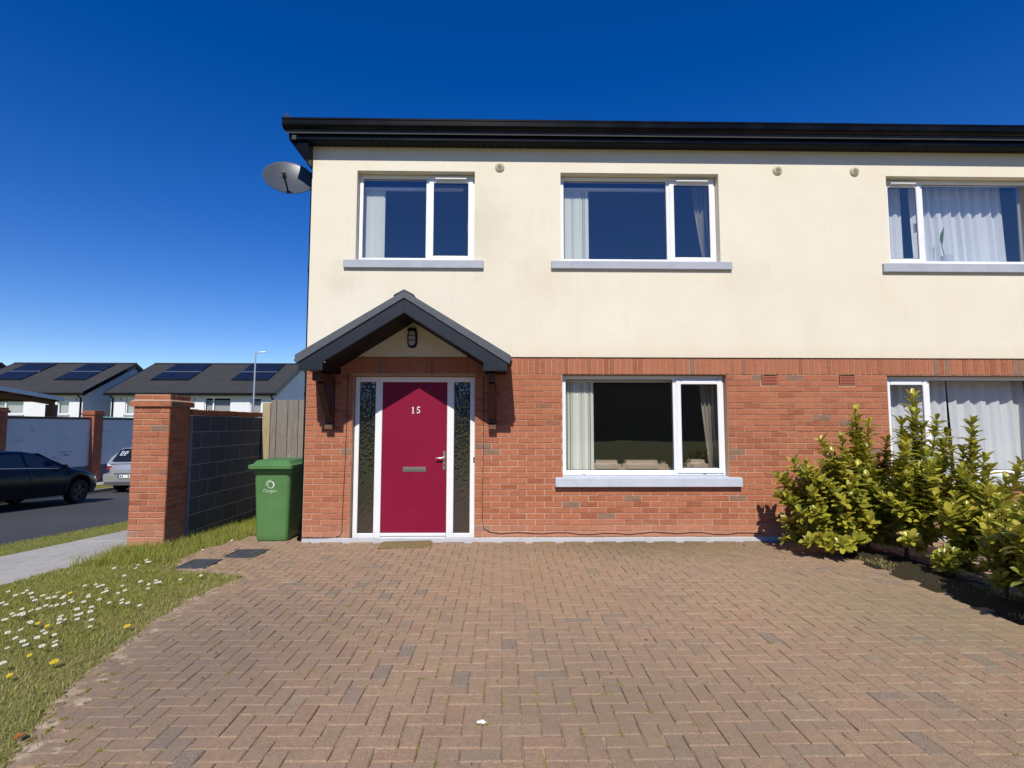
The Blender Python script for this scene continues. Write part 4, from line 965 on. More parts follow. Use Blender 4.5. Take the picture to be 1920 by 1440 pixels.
for s in (1, -1):
    def gl(y0, y1, f0=.10, f1=.90, k=6, lean0=0, lean1=0):
        top = [sp_(y0+lean0+(y1+lean1-y0-lean0)*i/k, f1) for i in range(k+1)]; bot = [sp_(y0+(y1-y0)*i/k, f0) for i in range(k+1)]
        pts = [(s*p[0], p[1], p[2]) for p in bot] + [(s*p[0], p[1], p[2]) for p in top]
        return pts, [(i, i+1, k+2+i, k+1+i) for i in range(k)]
    for a, b, l0, l1 in ((-.02, .98, 0, -.42), (-1.02, -.10, 0, 0), (-1.62, -1.08, .22, 0)):
        MB(xf).add(*gl(a, b, lean0=l0, lean1=l1)).build('side_window', mat('tinted_window', (.012, .016, .02), .08, .6) if 'tinted_window' not in MATS else MATS['tinted_window'], e, normals=False)
    st = [sp_(y, .05) for y in (-1.75, -1.2, -.6, 0, .5, 1.05)]
    MB(xf).tube([(s*p[0], p[1], p[2]) for p in st], .011, 6).build('chrome_strip', galv_m, e)
    MB(xf).box(s*.94-.09, s*.94+.09, .78, .92, .93, 1.06).build('wing_mirror', navy_m, e, bevel=.03, seg=2, smooth=True)
    for hy in (-.35, .62): MB(xf).box(s*.915-.012, s*.915+.014, hy-.10-.4, hy+.10-.4, .795, .825).build('door_handle', navy_m, e, bevel=.005)
    for dy_ in (-1.05, -.06, 1.0): MB(xf).box(s*.924-.004, s*.924+.002, dy_-.004, dy_+.004, .36, .88).build('door_gap', rub_m, e)
    MB(xf).box(s*.89-.012, s*.89+.012, 1.16, 1.40, .775, .795).build('side_trim', galv_m, e)
    MB(xf).hexa([(s*.60, 2.30, .60), (s*.80, 2.14, .60), (s*.80, 2.10, .62), (s*.60, 2.26, .62)], [(s*.62, 2.31, .70), (s*.83, 2.06, .73), (s*.83, 2.02, .74), (s*.62, 2.26, .72)]).build('headlight', clear_m, e)
MB(xf).add([(-.62, .42, 1.35), (.62, .42, 1.35), (.74, 1.20, .975), (-.74, 1.20, .975)], [(0, 1, 2, 3)]).build('windscreen', MATS['tinted_window'], e, normals=False)
MB(xf).box(-.5, .5, 2.37, 2.40, .36, .58).build('grille', black_m, e)
# silver hatchback, seen from behind
def p2(y):
    pts = [(-1.96, .80), (-1.90, .92), (-1.5, 1.0), (-.5, .98), (.9, .93), (1.2, .92), (1.7, .80), (1.96, .62)]
    for (a, za), (b, zb) in zip(pts, pts[1:]):
        if y <= b: t = max(0, (y-a)/(b-a)); return za+(zb-za)*t
    return pts[-1][1]
g2 = [(-1.88, .95, .72), (-1.74, 1.18, .66), (-1.52, 1.42, .575), (-1.3, 1.475, .56), (-.6, 1.51, .56), (.0, 1.50, .56), (.35, 1.43, .58), (.8, 1.20, .64), (1.25, .94, .74)]
Lc2 = (-12.36, 12.85, zroad(12.85))
e, xf, sp_, ax, pf = car('parked_car', 'silver hatchback seen from behind, half hidden by the red brick pillar', Lc2, 3.92, 1.69, 1.5, 2.45, .30, silver_m, p2, g2, True, 'cars parked along the far kerb')
wheels(e, xf, 1.69, ax, .30)
for s in (1, -1):
    k = 6; top = [sp_(-1.35+2.0*i/k, .9) for i in range(k+1)]; bot = [sp_(-1.5+2.4*i/k, .12) for i in range(k+1)]
    MB(xf).add([(s*p[0], p[1], p[2]) for p in bot+top], [(i, i+1, k+2+i, k+1+i) for i in range(k)]).build('side_window', MATS['tinted_window'], e, normals=False)
    MB(xf).hexa([(s*.50, -1.935, .80), (s*.80, -1.80, .76), (s*.82, -1.66, .78), (s*.60, -1.8, .80)], [(s*.60, -1.925, .90), (s*.77, -1.84, 1.02), (s*.79, -1.62, 1.04), (s*.66, -1.75, .92)]).build('tail_light', red_m, e)
    MB(xf).hexa([(s*.56, -1.952, .885), (s*.72, -1.895, .885), (s*.72, -1.86, .885), (s*.56, -1.90, .885)], [(s*.60, -1.945, .94), (s*.73, -1.885, .95), (s*.73, -1.85, .95), (s*.60, -1.90, .94)]).build('reverse_lamp', clear_m, e)
    MB(xf).box(s*.90-.07, s*.90+.07, .62, .74, .93, 1.05).build('wing_mirror', silver_m, e, bevel=.02)
rw = [(-.60, -1.868, 1.035), (.60, -1.868, 1.035), (.53, -1.60, 1.395), (-.53, -1.60, 1.395)]
MB(xf).add(rw, [(0, 1, 2, 3)]).build('rear_window', MATS['tinted_window'], e, normals=False)
def rwp(u, v):
    a = Vector(rw[0]).lerp(Vector(rw[1]), u); b = Vector(rw[3]).lerp(Vector(rw[2]), u); return a.lerp(b, v) + Vector((0, -.012, .008))
st = MB(xf)
for u0, u1, v0, v1 in ((.10,.125,.5,.88),(.16,.185,.5,.88),(.125,.16,.5,.56),(.125,.16,.82,.88), (.22,.245,.5,.88), (.275,.30,.66,.88),(.245,.275,.82,.88),(.245,.275,.5,.56),(.245,.275,.64,.70)):
    st.add([rwp(u0, v0), rwp(u1, v0), rwp(u1, v1), rwp(u0, v1)], [(0, 1, 2, 3)])
st.build('window_sticker', alu_m, e, normals=False)
MB(xf).hexa([(-.78,-1.975,.34),(.78,-1.975,.34),(.80,-1.75,.34),(-.80,-1.75,.34)], [(-.79,-2.01,.62),(.79,-2.01,.62),(.82,-1.70,.66),(-.82,-1.70,.66)]).build('bumper', silver_m, e, bevel=.03, seg=2, smooth=True)
MB(xf).hexa([(-.72,-1.96,.26),(.72,-1.96,.26),(.76,-1.75,.26),(-.76,-1.75,.26)], [(-.76,-1.98,.338),(.76,-1.98,.338),(.78,-1.75,.338),(-.78,-1.75,.338)]).build('bumper_skirt', mat('grey_plastic', (.10, .105, .11), .6), e)
MB(xf).box(-.27, .27, -2.022, -2.012, .50, .605).build('number_plate', plate_m, e); MB(xf).box(-.27, -.225, -2.026, -2.0225, .50, .605).build('plate_band', pblue_m, e)
pc = MB(xf)
for k in range(7):
    if k in (2, 3): continue
    pc.box(-.20+k*.065, -.165+k*.065, -2.025, -2.0225, .52, .585)
pc.build('plate_marks', rub_m, e)
MB(xf).box(-.42, .42, -1.99, -1.93, .62, .645).build('tailgate_trim', rub_m, e)
MB(xf).box(-.5, .5, -1.60, -1.44, 1.44, 1.465).build('spoiler', silver_m, e, bevel=.008)

# ------------------------------------------------------------ grey walls across the road
GX = -15.2
def far_pillar(y0, y1, label):
    zb = zroad((y0+y1)/2)+.05; t = thing('brick_pillar', (GX-.1, (y0+y1)/2, zb), label, 'pillar', 'brick pillars of the grey wall')
    MB().box(GX-.30, GX+.13, y0, y1, zb-.2, 1.86).build('shaft', farbrick_m, t, bevel=.008)
    MB().box(GX-.34, GX+.17, y0-.04, y1+.04, 1.862, 1.94).build('cap_course', farbrick_m, t, bevel=.008)
    MB().box(GX-.31, GX+.14, y0-.01, y1+.01, 1.942, 2.02).build('cap_top', farbrick_m, t, bevel=.01)
far_pillar(9.02, 9.48, 'brick pillar at left of grey wall, above the navy car roof')
far_pillar(12.93, 13.38, 'brick pillar of the grey wall between the navy and silver cars')
for a, b, lb_ in ((4.0, 9.018, 'grey rendered wall at left edge behind navy car'), (9.482, 12.928, 'grey rendered wall between two brick pillars, behind navy car'), (13.382, 16.898, 'grey rendered wall behind the silver hatchback')):
    zb = zroad((a+b)/2)+.05; t = thing('boundary_wall', (GX-.1, (a+b)/2, zb), lb_, 'wall', 'grey walls across the road')
    MB().box(GX-.21, GX, a, b, .0, 1.69).build('panel', gwall_m, t)
    MB().box(GX-.22, GX+.006, a, b, zb-.2, -.002).build('plinth', gbase_m, t)
    MB().box(GX-.24, GX+.03, a, b, 1.692, 1.77).build('coping', mat('dark_coping', (.06, .045, .045), .9) if 'dark_coping' not in MATS else MATS['dark_coping'], t, bevel=.01)

# carport roof and shed behind that wall
CP = thing('carport', (-18.5, 11, -.9), 'open carport roof with pale metal edge behind the grey wall', 'carport')
def crz(y): return 2.80 - (y-11.2)*.095
def slab(x0, x1, y0, y1, dz0, dz1): return MB().hexa([(x0,y0,crz(y0)+dz0),(x1,y0,crz(y0)+dz0),(x1,y1,crz(y1)+dz0),(x0,y1,crz(y1)+dz0)], [(x0,y0,crz(y0)+dz1),(x1,y0,crz(y0)+dz1),(x1,y1,crz(y1)+dz1),(x0,y1,crz(y1)+dz1)])
slab(-21.6, -17.32, 6.5, 14.25, .0, .03).build('roof_sheet', alu_m, CP)
slab(-17.318, -17.26, 6.5, 14.25, -.09, .05).build('fascia', alu_m, CP)
slab(-21.6, -17.32, 6.5, 14.2, -.022, -.002).build('lining', under_m, CP)
for k in range(8): slab(-21.5, -17.4, 6.7+k*1.05, 6.78+k*1.05, -.13, -.024).build('rafter', under_m, CP)
slab(-17.62, -17.5, 6.6, 14.1, -.26, -.132).build('beam', under_m, CP)
for y in (7.0, 14.0): MB().box(-17.68, -17.42, y-.13, y+.13, -1.0, crz(y)-.262).build('post', mat('brown_post', (.13, .065, .035), .8) if 'brown_post' not in MATS else MATS['brown_post'], CP)
SH = thing('garden_shed', (-17.3, 17.5, -1), 'low shed with a teal sheet roof behind grey wall', 'shed')
MB().box(-19.4, -16.4, 16.6, 18.4, -1.1, 1.62).build('wall', under_m, SH)
MB().hexa([(-19.6,16.4,1.64),(-16.2,16.4,1.56),(-16.2,18.6,1.74),(-19.6,18.6,1.86)], [(-19.6,16.4,1.68),(-16.2,16.4,1.60),(-16.2,18.6,1.78),(-19.6,18.6,1.90)]).build('roof', teal_m, SH)

# ------------------------------------------------------------ white houses behind
def far_house(x0, x1, yf, label, wins, panels, flues=()):
    zg = -1.25; ze, dp_ = 3.86, 9.6; yr = yf+4.9; zr_ = 6.27
    h = thing('white_house', ((x0+x1)/2, yf+dp_/2, zg), label, 'house', 'white rendered houses with solar panels')
    holes = [(a, b, c, d) for a, b, c, d, _ in wins]
    mb = MB(); cells(mb, x0, x1, zg, ze-.002, holes, yf, yf+.25); mb.build('front_wall', wwall_m, h, normals=False)
    for xs_ in (x0, x1):
        a, b = (xs_, xs_+.2) if xs_ == x0 else (xs_-.2, xs_)
        MB().prism([(yf+.252, zg), (yf+dp_, zg), (yf+dp_, ze-.01), (yr, zr_-.10), (yf+.252, ze+.0)], 0, a, b).build('gable_wall', wwall_m, h)
    MB().box(x0+.21, x1-.21, yf+dp_-.2, yf+dp_, zg, ze-.02).build('back_wall', wwall_m, h)
    MB().box(x0+.22, x1-.22, yf+.8, yf+.82, zg, ze-.1).build('room', dark_m, h)  # near-black plate in place of the dim interior
    ov, ey = .25, .35; s_ = (zr_-ze)/(yr-yf)
    zq = lambda y: zr_ - abs(y-yr)*s_
    y0, y1 = yf-ey, yf+dp_+ey
    mb = MB(); mb.hexa([(x0-ov,y0,zq(y0)-.02),(x1+ov,y0,zq(y0)-.02),(x1+ov,yr,zr_-.02),(x0-ov,yr,zr_-.02)], [(x0-ov,y0,zq(y0)+.06),(x1+ov,y0,zq(y0)+.06),(x1+ov,yr,zr_+.06),(x0-ov,yr,zr_+.06)])
    mb.hexa([(x0-ov,yr,zr_-.02),(x1+ov,yr,zr_-.02),(x1+ov,y1,zq(y1)-.02),(x0-ov,y1,zq(y1)-.02)], [(x0-ov,yr,zr_+.06),(x1+ov,yr,zr_+.06),(x1+ov,y1,zq(y1)+.06),(x0-ov,y1,zq(y1)+.06)])
    rf = mb.build('roof', shroof_m, h)
    # courses of slates as stepped strips on the front slope
    mb = MB(); k = 20
    for i in range(k):
        a, b = y0+(yr-y0)*i/k, y0+(yr-y0)*(i+1)/k
        mb.add([(x0-ov+.02,a,zq(a)+.085),(x1+ov-.02,a,zq(a)+.085),(x1+ov-.02,b,zq(b)+.066),(x0-ov+.02,b,zq(b)+.066),(x0-ov+.02,a,zq(a)+.062),(x1+ov-.02,a,zq(a)+.062)], [(0,1,2,3),(4,5,1,0)])
    mb.build('slates', shroof_m, rf, normals=False)
    MB().prism([(yr-.14, zr_+.06), (yr, zr_+.15), (yr+.14, zr_+.06)], 0, x0-ov, x1+ov).build('ridge', shroof_m, rf)
    for xs_ in (x0-ov-.02, x1+ov-.02):
        MB().hexa([(xs_,y0,zq(y0)-.20),(xs_+.04,y0,zq(y0)-.20),(xs_+.04,yr,zr_-.20),(xs_,yr,zr_-.20)], [(xs_,y0,zq(y0)+.10),(xs_+.04,y0,zq(y0)+.10),(xs_+.04,yr,zr_+.10),(xs_,yr,zr_+.10)]).hexa([(xs_,yr,zr_-.20),(xs_+.04,yr,zr_-.20),(xs_+.04,y1,zq(y1)-.20),(xs_,y1,zq(y1)-.20)], [(xs_,yr,zr_+.10),(xs_+.04,yr,zr_+.10),(xs_+.04,y1,zq(y1)+.10),(xs_,y1,zq(y1)+.10)]).build('bargeboard', black_m, h)
    MB().box(x0-ov, x1+ov, y0-.10, y0+.01, zq(y0)-.16, zq(y0)+.0).build('gutter', black_m, h)
    MB().box(x0-ov+.02, x1+ov-.02, y0+.012, yf-.002, ze-.20, ze-.16).build('soffit', black_m, h)
    for xs_ in (x0+.15, x1-.12): MB().tube([(xs_, y0-.04, zq(y0)-.14), (xs_, yf-.06, ze-.55), (xs_, yf-.06, zg)], .05, 8).build('downpipe', black_m, h)
    for a, b, c, d, mu in wins:
        t = .07; fr = MB().box(a,a+t,yf+.08,yf+.14,c,d).box(b-t,b,yf+.08,yf+.14,c,d).box(a+t,b-t,yf+.08,yf+.14,c,c+t).box(a+t,b-t,yf+.08,yf+.14,d-t,d)
        if mu: fr.box(mu-.05, mu+.05, yf+.08, yf+.14, c+t, d-t)
        w = fr.build('window', white_m, h)
        MB().add([(a+t,yf+.11,c+t),(b-t,yf+.11,c+t),(b-t,yf+.11,d-t),(a+t,yf+.11,d-t)], [(0,1,2,3)]).build('pane', wg, w)
        MB().add([(a+t,yf+.22,c+t),(b-t,yf+.22,c+t),(b-t,yf+.22,d-t-.12),(a+t,yf+.22,d-t-.12)], [(0,1,2,3)]).build('net', mat('far_net', (.36, .38, .40), .9) if 'far_net' not in MATS else MATS['far_net'], w)
        MB().box(a-.08, b+.08, yf-.06, yf+.079, c-.10, c-.002).build('sill', sill_m, w)
    for x in flues:
        MB().lathe([(0, .03), (.08, .03), (.10, 0)], (x, yf, 3.25), (0, -1, 0), 14).build('wall_vent', plaster_m, h)
    for xa, xb, cols in panels:
        ym = y0+(yr-y0)*.6585
        for t_, k_ in ((.6585, .014), (.373, .02), (.942, .02)):
            ym = y0+(yr-y0)*t_; MB().hexa([(xa,ym-k_,zq(ym-k_)+.10),(xb,ym-k_,zq(ym-k_)+.10),(xb,ym+k_,zq(ym+k_)+.10),(xa,ym+k_,zq(ym+k_)+.10)], [(xa,ym-k_,zq(ym-k_)+.172),(xb,ym-k_,zq(ym-k_)+.172),(xb,ym+k_,zq(ym+k_)+.172),(xa,ym+k_,zq(ym+k_)+.172)]).build('panel_rail', solar_rail_m if .5 < t_ < .8 else black_m, h)
        for r_ in range(2):
            for c in range(cols):
                a, b = xa+(xb-xa)*c/cols+.012, xa+(xb-xa)*(c+1)/cols-.012
                ta, tb = (.379, .648) if r_ == 0 else (.669, .934)
                ya, yb = y0+(yr-y0)*ta+.01, y0+(yr-y0)*tb-.01
                MB().hexa([(a,ya,zq(ya)+.11),(b,ya,zq(ya)+.11),(b,yb,zq(yb)+.11),(a,yb,zq(yb)+.11)], [(a,ya,zq(ya)+.16),(b,ya,zq(ya)+.16),(b,yb,zq(yb)+.16),(a,yb,zq(yb)+.16)]).build('solar_panel', solar_m, h)
    return h
YF = 30.93
far_house(-27.55, -16.15, YF, 'white house with dark roof directly behind the brick gate pillar and lamp post', [(-21.05, -19.2, 2.2, 3.42, -20.45), (-17.85, -17.05, 2.2, 3.38, None), (-26.55, -25.75, 2.2, 3.38, None), (-24.5, -22.6, 2.2, 3.38, -23.9)], [(-25.95, -23.15, 3), (-20.05, -17.35, 3)], (-26.9, -21.75))
far_house(-38.6, -29.5, YF, 'white house with dark roof rising behind the carport and grey wall', [(-31.25, -30.45, 2.2, 3.4, None), (-35.5, -33.6, 2.2, 3.4, -34.9)], [(-32.95, -30.7, 2), (-37.6, -35.3, 2)], (-29.95,))
far_house(-52.0, -40.1, YF, 'white house at the far left edge of the row', [(-43, -42.1, 2.2, 3.4, None)], [(-46, -43.4, 3)])
LPt = thing('lamp_post', (-15.75, 26.9, -1.1), 'slim grey street lamp post in front of the white houses', 'street lamp')
MB().tube([(-15.75, 26.9, -1.2), (-15.75, 26.9, 1.0), (-15.745, 26.9, 1.02), (-15.72, 26.9, 5.95)], [.085, .08, .06, .045], 12).build('pole', galv_m, LPt, smooth=True)
MB().tube([(-15.72, 26.9, 5.93), (-15.70, 26.9, 6.02), (-15.60, 26.9, 6.06), (-15.42, 26.9, 6.09)], .03, 8).build('arm', galv_m, LPt)
MB().hexa([(-15.45,26.80,6.05),(-15.02,26.83,6.09),(-15.02,26.97,6.09),(-15.45,27.0,6.05)], [(-15.45,26.82,6.14),(-15.05,26.85,6.15),(-15.05,26.95,6.15),(-15.45,26.98,6.14)]).build('lamp_head', galv_m, LPt, bevel=.015)

# tree band added unseen behind the viewer, keeps bright sky out of window reflections
tr = MB()
for k in range(60):
    x = -75 + k*2.6 + R.uniform(-1, 1); h = R.uniform(9, 11.5); r_ = R.uniform(2.6, 3.6)
    tr.lathe([(r_*.7, 0), (r_, h*.35), (r_*.9, h*.65), (r_*.5, h*.9), (.05, h)], (x, -55+R.uniform(-2, 2), -.1), (R.uniform(-.05, .05), 0, 1), 9)
o = tr.build('added_trees', mat('distant_foliage', (.07, .085, .035), .9, .1, layers=[('noise', .8, .4, .7, (.045, .058, .024))], bump=[('noise', 1.5, 1, .6)])); tag(o, 'added band of trees behind the viewer, for the windows to mirror', 'trees', kind='stuff')

# ------------------------------------------------------------ laurel shrubs
def leaf_mesh(kind):
    q = random.Random(kind); v = []; f = []
    prof = [(0, .012), (.14, .24), (.40, .50), (.68, .56), (.90, .36), (1.0, .03)]
    droop = q.uniform(.10, .32); fold = q.uniform(.10, .22); tw = q.uniform(-.25, .25)
    for t, w in prof:
        z = -.18*droop*t - droop*t*t*.55; wz = fold*w
        v += [(-w*.42+.02*tw*t, t, z+wz), (tw*.06*t, t, z), (w*.42+.02*tw*t, t, z+wz)]
    for i in range(len(prof)-1):
        a = 3*i; f += [(a, a+1, a+4, a+3), (a+1, a+2, a+5, a+4)]
    return v, f
LV = [leaf_mesh(k) for k in range(6)]
LM = []
for v, f in LV:
    me = bpy.data.meshes.new('leaf'); me.from_pydata(v, [], f); me.update(); me.polygons.foreach_set('use_smooth', [True]*len(f)); me.materials.append(leaf_o); LM.append(me)
def shrub(base, tips_, label, n_fill, centre, radii, seed, far=False, lsize=.122, parts=300, side=1):
    q = random.Random(seed); base = Vector(base)
    t = thing('laurel_shrub', base, label, 'shrub', 'laurel shrubs in the bed between the driveways')
    mb = MB(); L_ = []
    crown = Vector(centre)
    fork = base + (crown-base)*.45; fork.x = base.x + (crown.x-base.x)*.3
    trunk = [base + Vector((0, 0, -.05)), base + Vector((.015, .01, .12)), base.lerp(fork, .6) + Vector((-.02, 0, 0)), fork]
    mb.tube(trunk, [.026, .021, .017, .014], 8)
    shoots = [Vector(p) for p in tips_]
    for p in tips_:                         # side shoots below every leading tip
        for _ in range(0 if far else side):
            shoots.append(Vector((p[0]+q.uniform(-.10, .10), p[1]+q.uniform(-.14, .10), max(base.z+.12, p[2]-q.uniform(.10, .34)))))
    for _ in range(n_fill):
        d = Vector((q.gauss(0, 1), q.gauss(0, 1), q.gauss(0, 1))).normalized()
        rr = q.uniform(.45, .92)
        p = crown + Vector((d.x*radii[0], d.y*radii[1], d.z*radii[2]))*rr
        if p.z > base.z + .12: shoots.append(p)
    for si, tip in enumerate(shoots):
        start = base.lerp(fork, q.uniform(.55, 1.0)); dirout = (tip - start)
        bend = start + dirout*.5 + Vector((dirout.x*.18, dirout.y*.18, -.10*dirout.length))
        pts = []
        for i in range(7):
            u = i/6; pts.append(start*(1-u)**2 + bend*2*u*(1-u) + tip*u*u)
        mb.tube(pts, [.010-.0065*i/6 for i in range(7)], 5, caps=False)
        ln = dirout.length; span = min(.50, ln*.85); nl = int(span/.0105)
        # the last stretch of every shoot turns upright and carries a spiral of leaves
        ang = q.uniform(0, 6.28)
        for i in range(nl):
            u = 1 - (i/nl)*span/ln
            p = pts[0]*(1-u)**2 + bend*2*u*(1-u) + tip*u*u
            ax_ = ((tip-bend)*u + (bend-pts[0])*(1-u)).normalized(); ax_ = (ax_ + Vector((0, 0, .8))).normalized()
            ang += 2.4 + q.uniform(-.35, .35)
            s1 = ax_.orthogonal().normalized(); s2 = ax_.cross(s1)
            out = s1*math.cos(ang) + s2*math.sin(ang)
            el = math.radians(q.uniform(45, 75) if i < 4 else q.uniform(0, 55))
            d = (out*math.cos(el) + ax_*math.sin(el) + Vector((-.02, -.16, .10))).normalized()
            nn = (ax_*math.cos(el) - out*math.sin(el)); nn = (nn - d*nn.dot(d)).normalized()
            if nn.z < -.2: nn = -nn
            sc = lsize*q.uniform(.72, 1.18)*(.7 if i < 2 else 1)
            L_.append((p, d, nn, sc, q.randrange(6)))
    mb.build('branches', bark_m, t, smooth=True)
    L_.sort(key=lambda it: (it[0]-CAMP).length)
    if far: parts = 0
    head, rest = L_[:parts], L_[parts:]
    for k, (p, d, nn, sc, kk) in enumerate(head):
        ob = bpy.data.objects.new('leaf', LM[kk]); COL.objects.link(ob); ob.parent = t
        m4 = Matrix((d.cross(nn), d, nn)).transposed().to_4x4()
        ob.matrix_local = Matrix.Translation(p - base) @ m4 @ Matrix.Diagonal((sc, sc, sc, 1))
    if rest:
        VV, FF, o = [], [], 0
        for p, d, nn, sc, kk in rest:
            v, f = LV[kk]; x_ = d.cross(nn)
            a = np.array(v)*sc; VV.append(a[:, :1]*np.array(x_) + a[:, 1:2]*np.array(d) + a[:, 2:]*np.array(nn) + np.array(p)); FF.append(np.array(f)+o); o += len(v)
        ob = npmesh('foliage', np.vstack(VV), np.vstack(FF), leaf_i, t, smooth=True); ob['kind'] = 'stuff'
    return t
B1 = [(4.32,-.6,1.68),(4.55,-.5,1.55),(4.07,-.7,1.36),(4.78,-.5,1.35),(3.89,-.6,1.34),(3.73,-.5,1.05),(3.48,-.7,1.07),(3.36,-.55,.9),(3.39,-.7,.64),(3.45,-.85,.51),(3.6,-.9,.37),(3.86,-.85,1.19),(4.94,-.5,1.12),(4.35,-.85,1.05),(4.0,-1.0,.92),(3.75,-1.0,.8),(4.01,-1.05,.66),(4.35,-.95,.62),(4.77,-.7,.74),(3.63,-.9,.94),(3.45,-.6,.31),(3.85,-1.0,.45),(3.53,-.95,.74),(4.37,-.7,1.21),(4.54,-.9,.43)]
B2 = [(4.69,-1.05,1.85),(4.59,-1.0,1.56),(5.0,-1.0,1.59),(4.71,-1.15,1.47),(5.15,-.95,1.41),(4.4,-1.3,1.27),(4.86,-1.2,1.15),(4.57,-1.4,.93),(5.18,-.95,.92),(4.35,-1.35,.96),(4.27,-1.35,.65),(4.46,-1.4,.54),(4.78,-1.3,.67),(4.37,-1.15,.88),(4.52,-1.15,.30),(4.95,-.95,.28),(4.63,-1.3,1.21)]
B3 = [(4.96,-1.5,1.57),(4.89,-1.45,1.25),(5.07,-1.5,1.17),(4.72,-1.6,1.06),(5.21,-1.4,1.05),(5.61,-1.35,1.11),(5.38,-1.4,.93),(4.74,-1.75,.86),(4.52,-1.75,.81),(4.85,-1.8,.79),(4.5,-1.85,.62),(4.52,-1.6,.63),(4.81,-1.7,.51),(4.71,-1.7,.97),(4.71,-1.5,.4)]
B4 = [(4.55,-2.35,.77),(4.48,-2.25,.81),(4.28,-2.55,.67),(4.75,-2.25,.83),(4.23,-2.4,.58),(4.15,-2.45,.45),(4.32,-2.55,.52),(4.22,-2.55,.39),(4.58,-2.45,.59),(4.42,-2.5,.33),(4.81,-2.35,.7),(4.79,-2.35,.43)]
B5 = [(4.39,-1.85,.27),(4.27,-1.8,.17),(4.55,-1.85,.22),(4.4,-1.75,.28),(4.62,-1.75,.2)]
shrub((4.42,-.56,.03), B1, 'broad yellow-green laurel shrub nearest the house wall, left of the others', 62, (4.10,-.72,.62), (.66,.46,.48), 3, side=2)
shrub((4.56,-1.0,.03), B2, 'tallest laurel shrub, its tip in front of the neighbour\'s window sash', 30, (4.54,-1.20,.80), (.36,.44,.44), 4)
shrub((4.75,-1.48,.03), B3, 'laurel shrub with one slim spire before the net curtains', 26, (4.70,-1.76,.62), (.40,.42,.32), 5)
shrub((4.32,-2.44,.02), B4, 'small laurel shrub nearest the camera at the right edge', 12, (4.48,-2.46,.52), (.32,.32,.22), 6, lsize=.11)
shrub((4.42,-1.78,.03), B5, 'low dark laurel shoot on the bed below the slim spire', 9, (4.36,-1.80,.20), (.24,.2,.12), 8)
shrub((4.42,-3.3,.02), [(4.4,-3.3,1.0), (4.2,-3.4,.8)], 'laurel shrub cut off by the right edge, nearest the street of those seen', 120, (4.45,-3.05,.60), (.66,.5,.5), 11, far=True)
shrub((4.45,-4.2,.02), [(4.5,-4.2,1.0)], 'laurel shrub at the street end of the bed', 120, (4.45,-3.95,.60), (.72,.55,.5), 12, far=True)

# ------------------------------------------------------------ grass, flowers, small litter
def blades(name, pts, h0, h1, w, m, lean=.6, parent=None):
    n_ = len(pts); pts = np.array(pts)
    a = rng.uniform(0, 2*np.pi, n_); h = rng.uniform(h0, h1, n_)*(.6+.4*rng.random(n_)); ln = rng.uniform(.15, lean, n_)*h; d = rng.uniform(0, 2*np.pi, n_)
    ww = w*rng.uniform(.6, 1.2, n_); ux, uy = np.cos(a)*ww, np.sin(a)*ww; dx, dy = np.cos(d)*ln, np.sin(d)*ln
    z = np.zeros(n_)
    v = np.stack([np.stack([pts[:,0]-ux, pts[:,1]-uy, pts[:,2]-.006], 1), np.stack([pts[:,0]+ux, pts[:,1]+uy, pts[:,2]-.006], 1),
                  np.stack([pts[:,0]+ux*.75+dx*.35, pts[:,1]+uy*.75+dy*.35, pts[:,2]+h*.6], 1), np.stack([pts[:,0]-ux*.75+dx*.35, pts[:,1]-uy*.75+dy*.35, pts[:,2]+h*.6], 1),
                  np.stack([pts[:,0]+dx, pts[:,1]+dy, pts[:,2]+h], 1)], 1)
    b = np.arange(n_)[:, None]*5
    F = np.vstack([b+np.array([[0, 1, 2]]), b+np.array([[0, 2, 3]]), b+np.array([[3, 2, 4]])])
    o = npmesh(name, v.reshape(-1, 3), F, m, parent)
    return o
def pnoise(x, y): return math.sin(x*2.3+1.2*math.sin(y*1.7))*math.sin(y*2.9+x)
pts, dry, tall = [], [], []
for _ in range(150000):
    x, y = R.uniform(-4.82, -1.9), R.uniform(-5.4, 2.35)
    le = left_edge(y)
    if y > -.15 and x < -4.23: continue
    ed = le - x
    if x > le + .10 or x < -4.80 + .06*pnoise(x*4, y*6): continue
    if ed < .0 and R.random() > .25*(1 - ed/-.10): continue
    if y < -3.2 and R.random() < .35 and ed < .35: continue
    g = 0 if in_cover(x, y) and R.random() > .15 else 1
    if not g: continue
    z = zlawn(x, y)
    if R.random() < (.62 if ed < .25 else .48 if y < -3.3 else .17 + .2*pnoise(x*2.2, y*1.9)): dry.append((x, y, z))
    else: pts.append((x, y, z))
    if y > -1.0 and x < -3.45 and R.random() < .30: tall.append((x, y, z))
tag(blades('grass', pts, .014, .044, .0026, grass_m, 1.4), 'short olive green lawn grass', 'grass', kind='stuff')
tag(blades('dry_grass', dry, .012, .040, .0024, dry_m, 1.5), 'yellowed grass thinning out at the driveway edge', 'grass', kind='stuff')
for _ in range(5200):                       # long grass along the block wall and round the pillar
    q = R.random()
    if q < .75: x, y = -4.24 + abs(R.gauss(0, .25)), R.uniform(-.2, 2.4)
    else: x, y = R.uniform(-4.85, -4.2), -.13 - abs(R.gauss(0, .12))
    tall.append((x, y, zlawn(x, y)))
tag(blades('long_grass', tall, .06, .19, .0030, grass_m, .8), 'long rough grass along the foot of block wall', 'grass', kind='stuff')
vg = [(R.uniform(-6.97, -6.12), y, zroad(y)+.096) for y in [R.uniform(-3, 7) for _ in range(26000)]]
tag(blades('grass', vg, .02, .05, .003, grass_m), 'grass strip between road and concrete footpath', 'grass', kind='stuff')
vg = [(R.uniform(-14.18, -13.56), y, zroad(y)+.121) for y in [R.uniform(6, 20) for _ in range(9000)]]
tag(blades('grass', vg, .03, .07, .006, grass_m), 'grass strip at the far kerb beyond cars', 'grass', kind='stuff')
bg_ = []
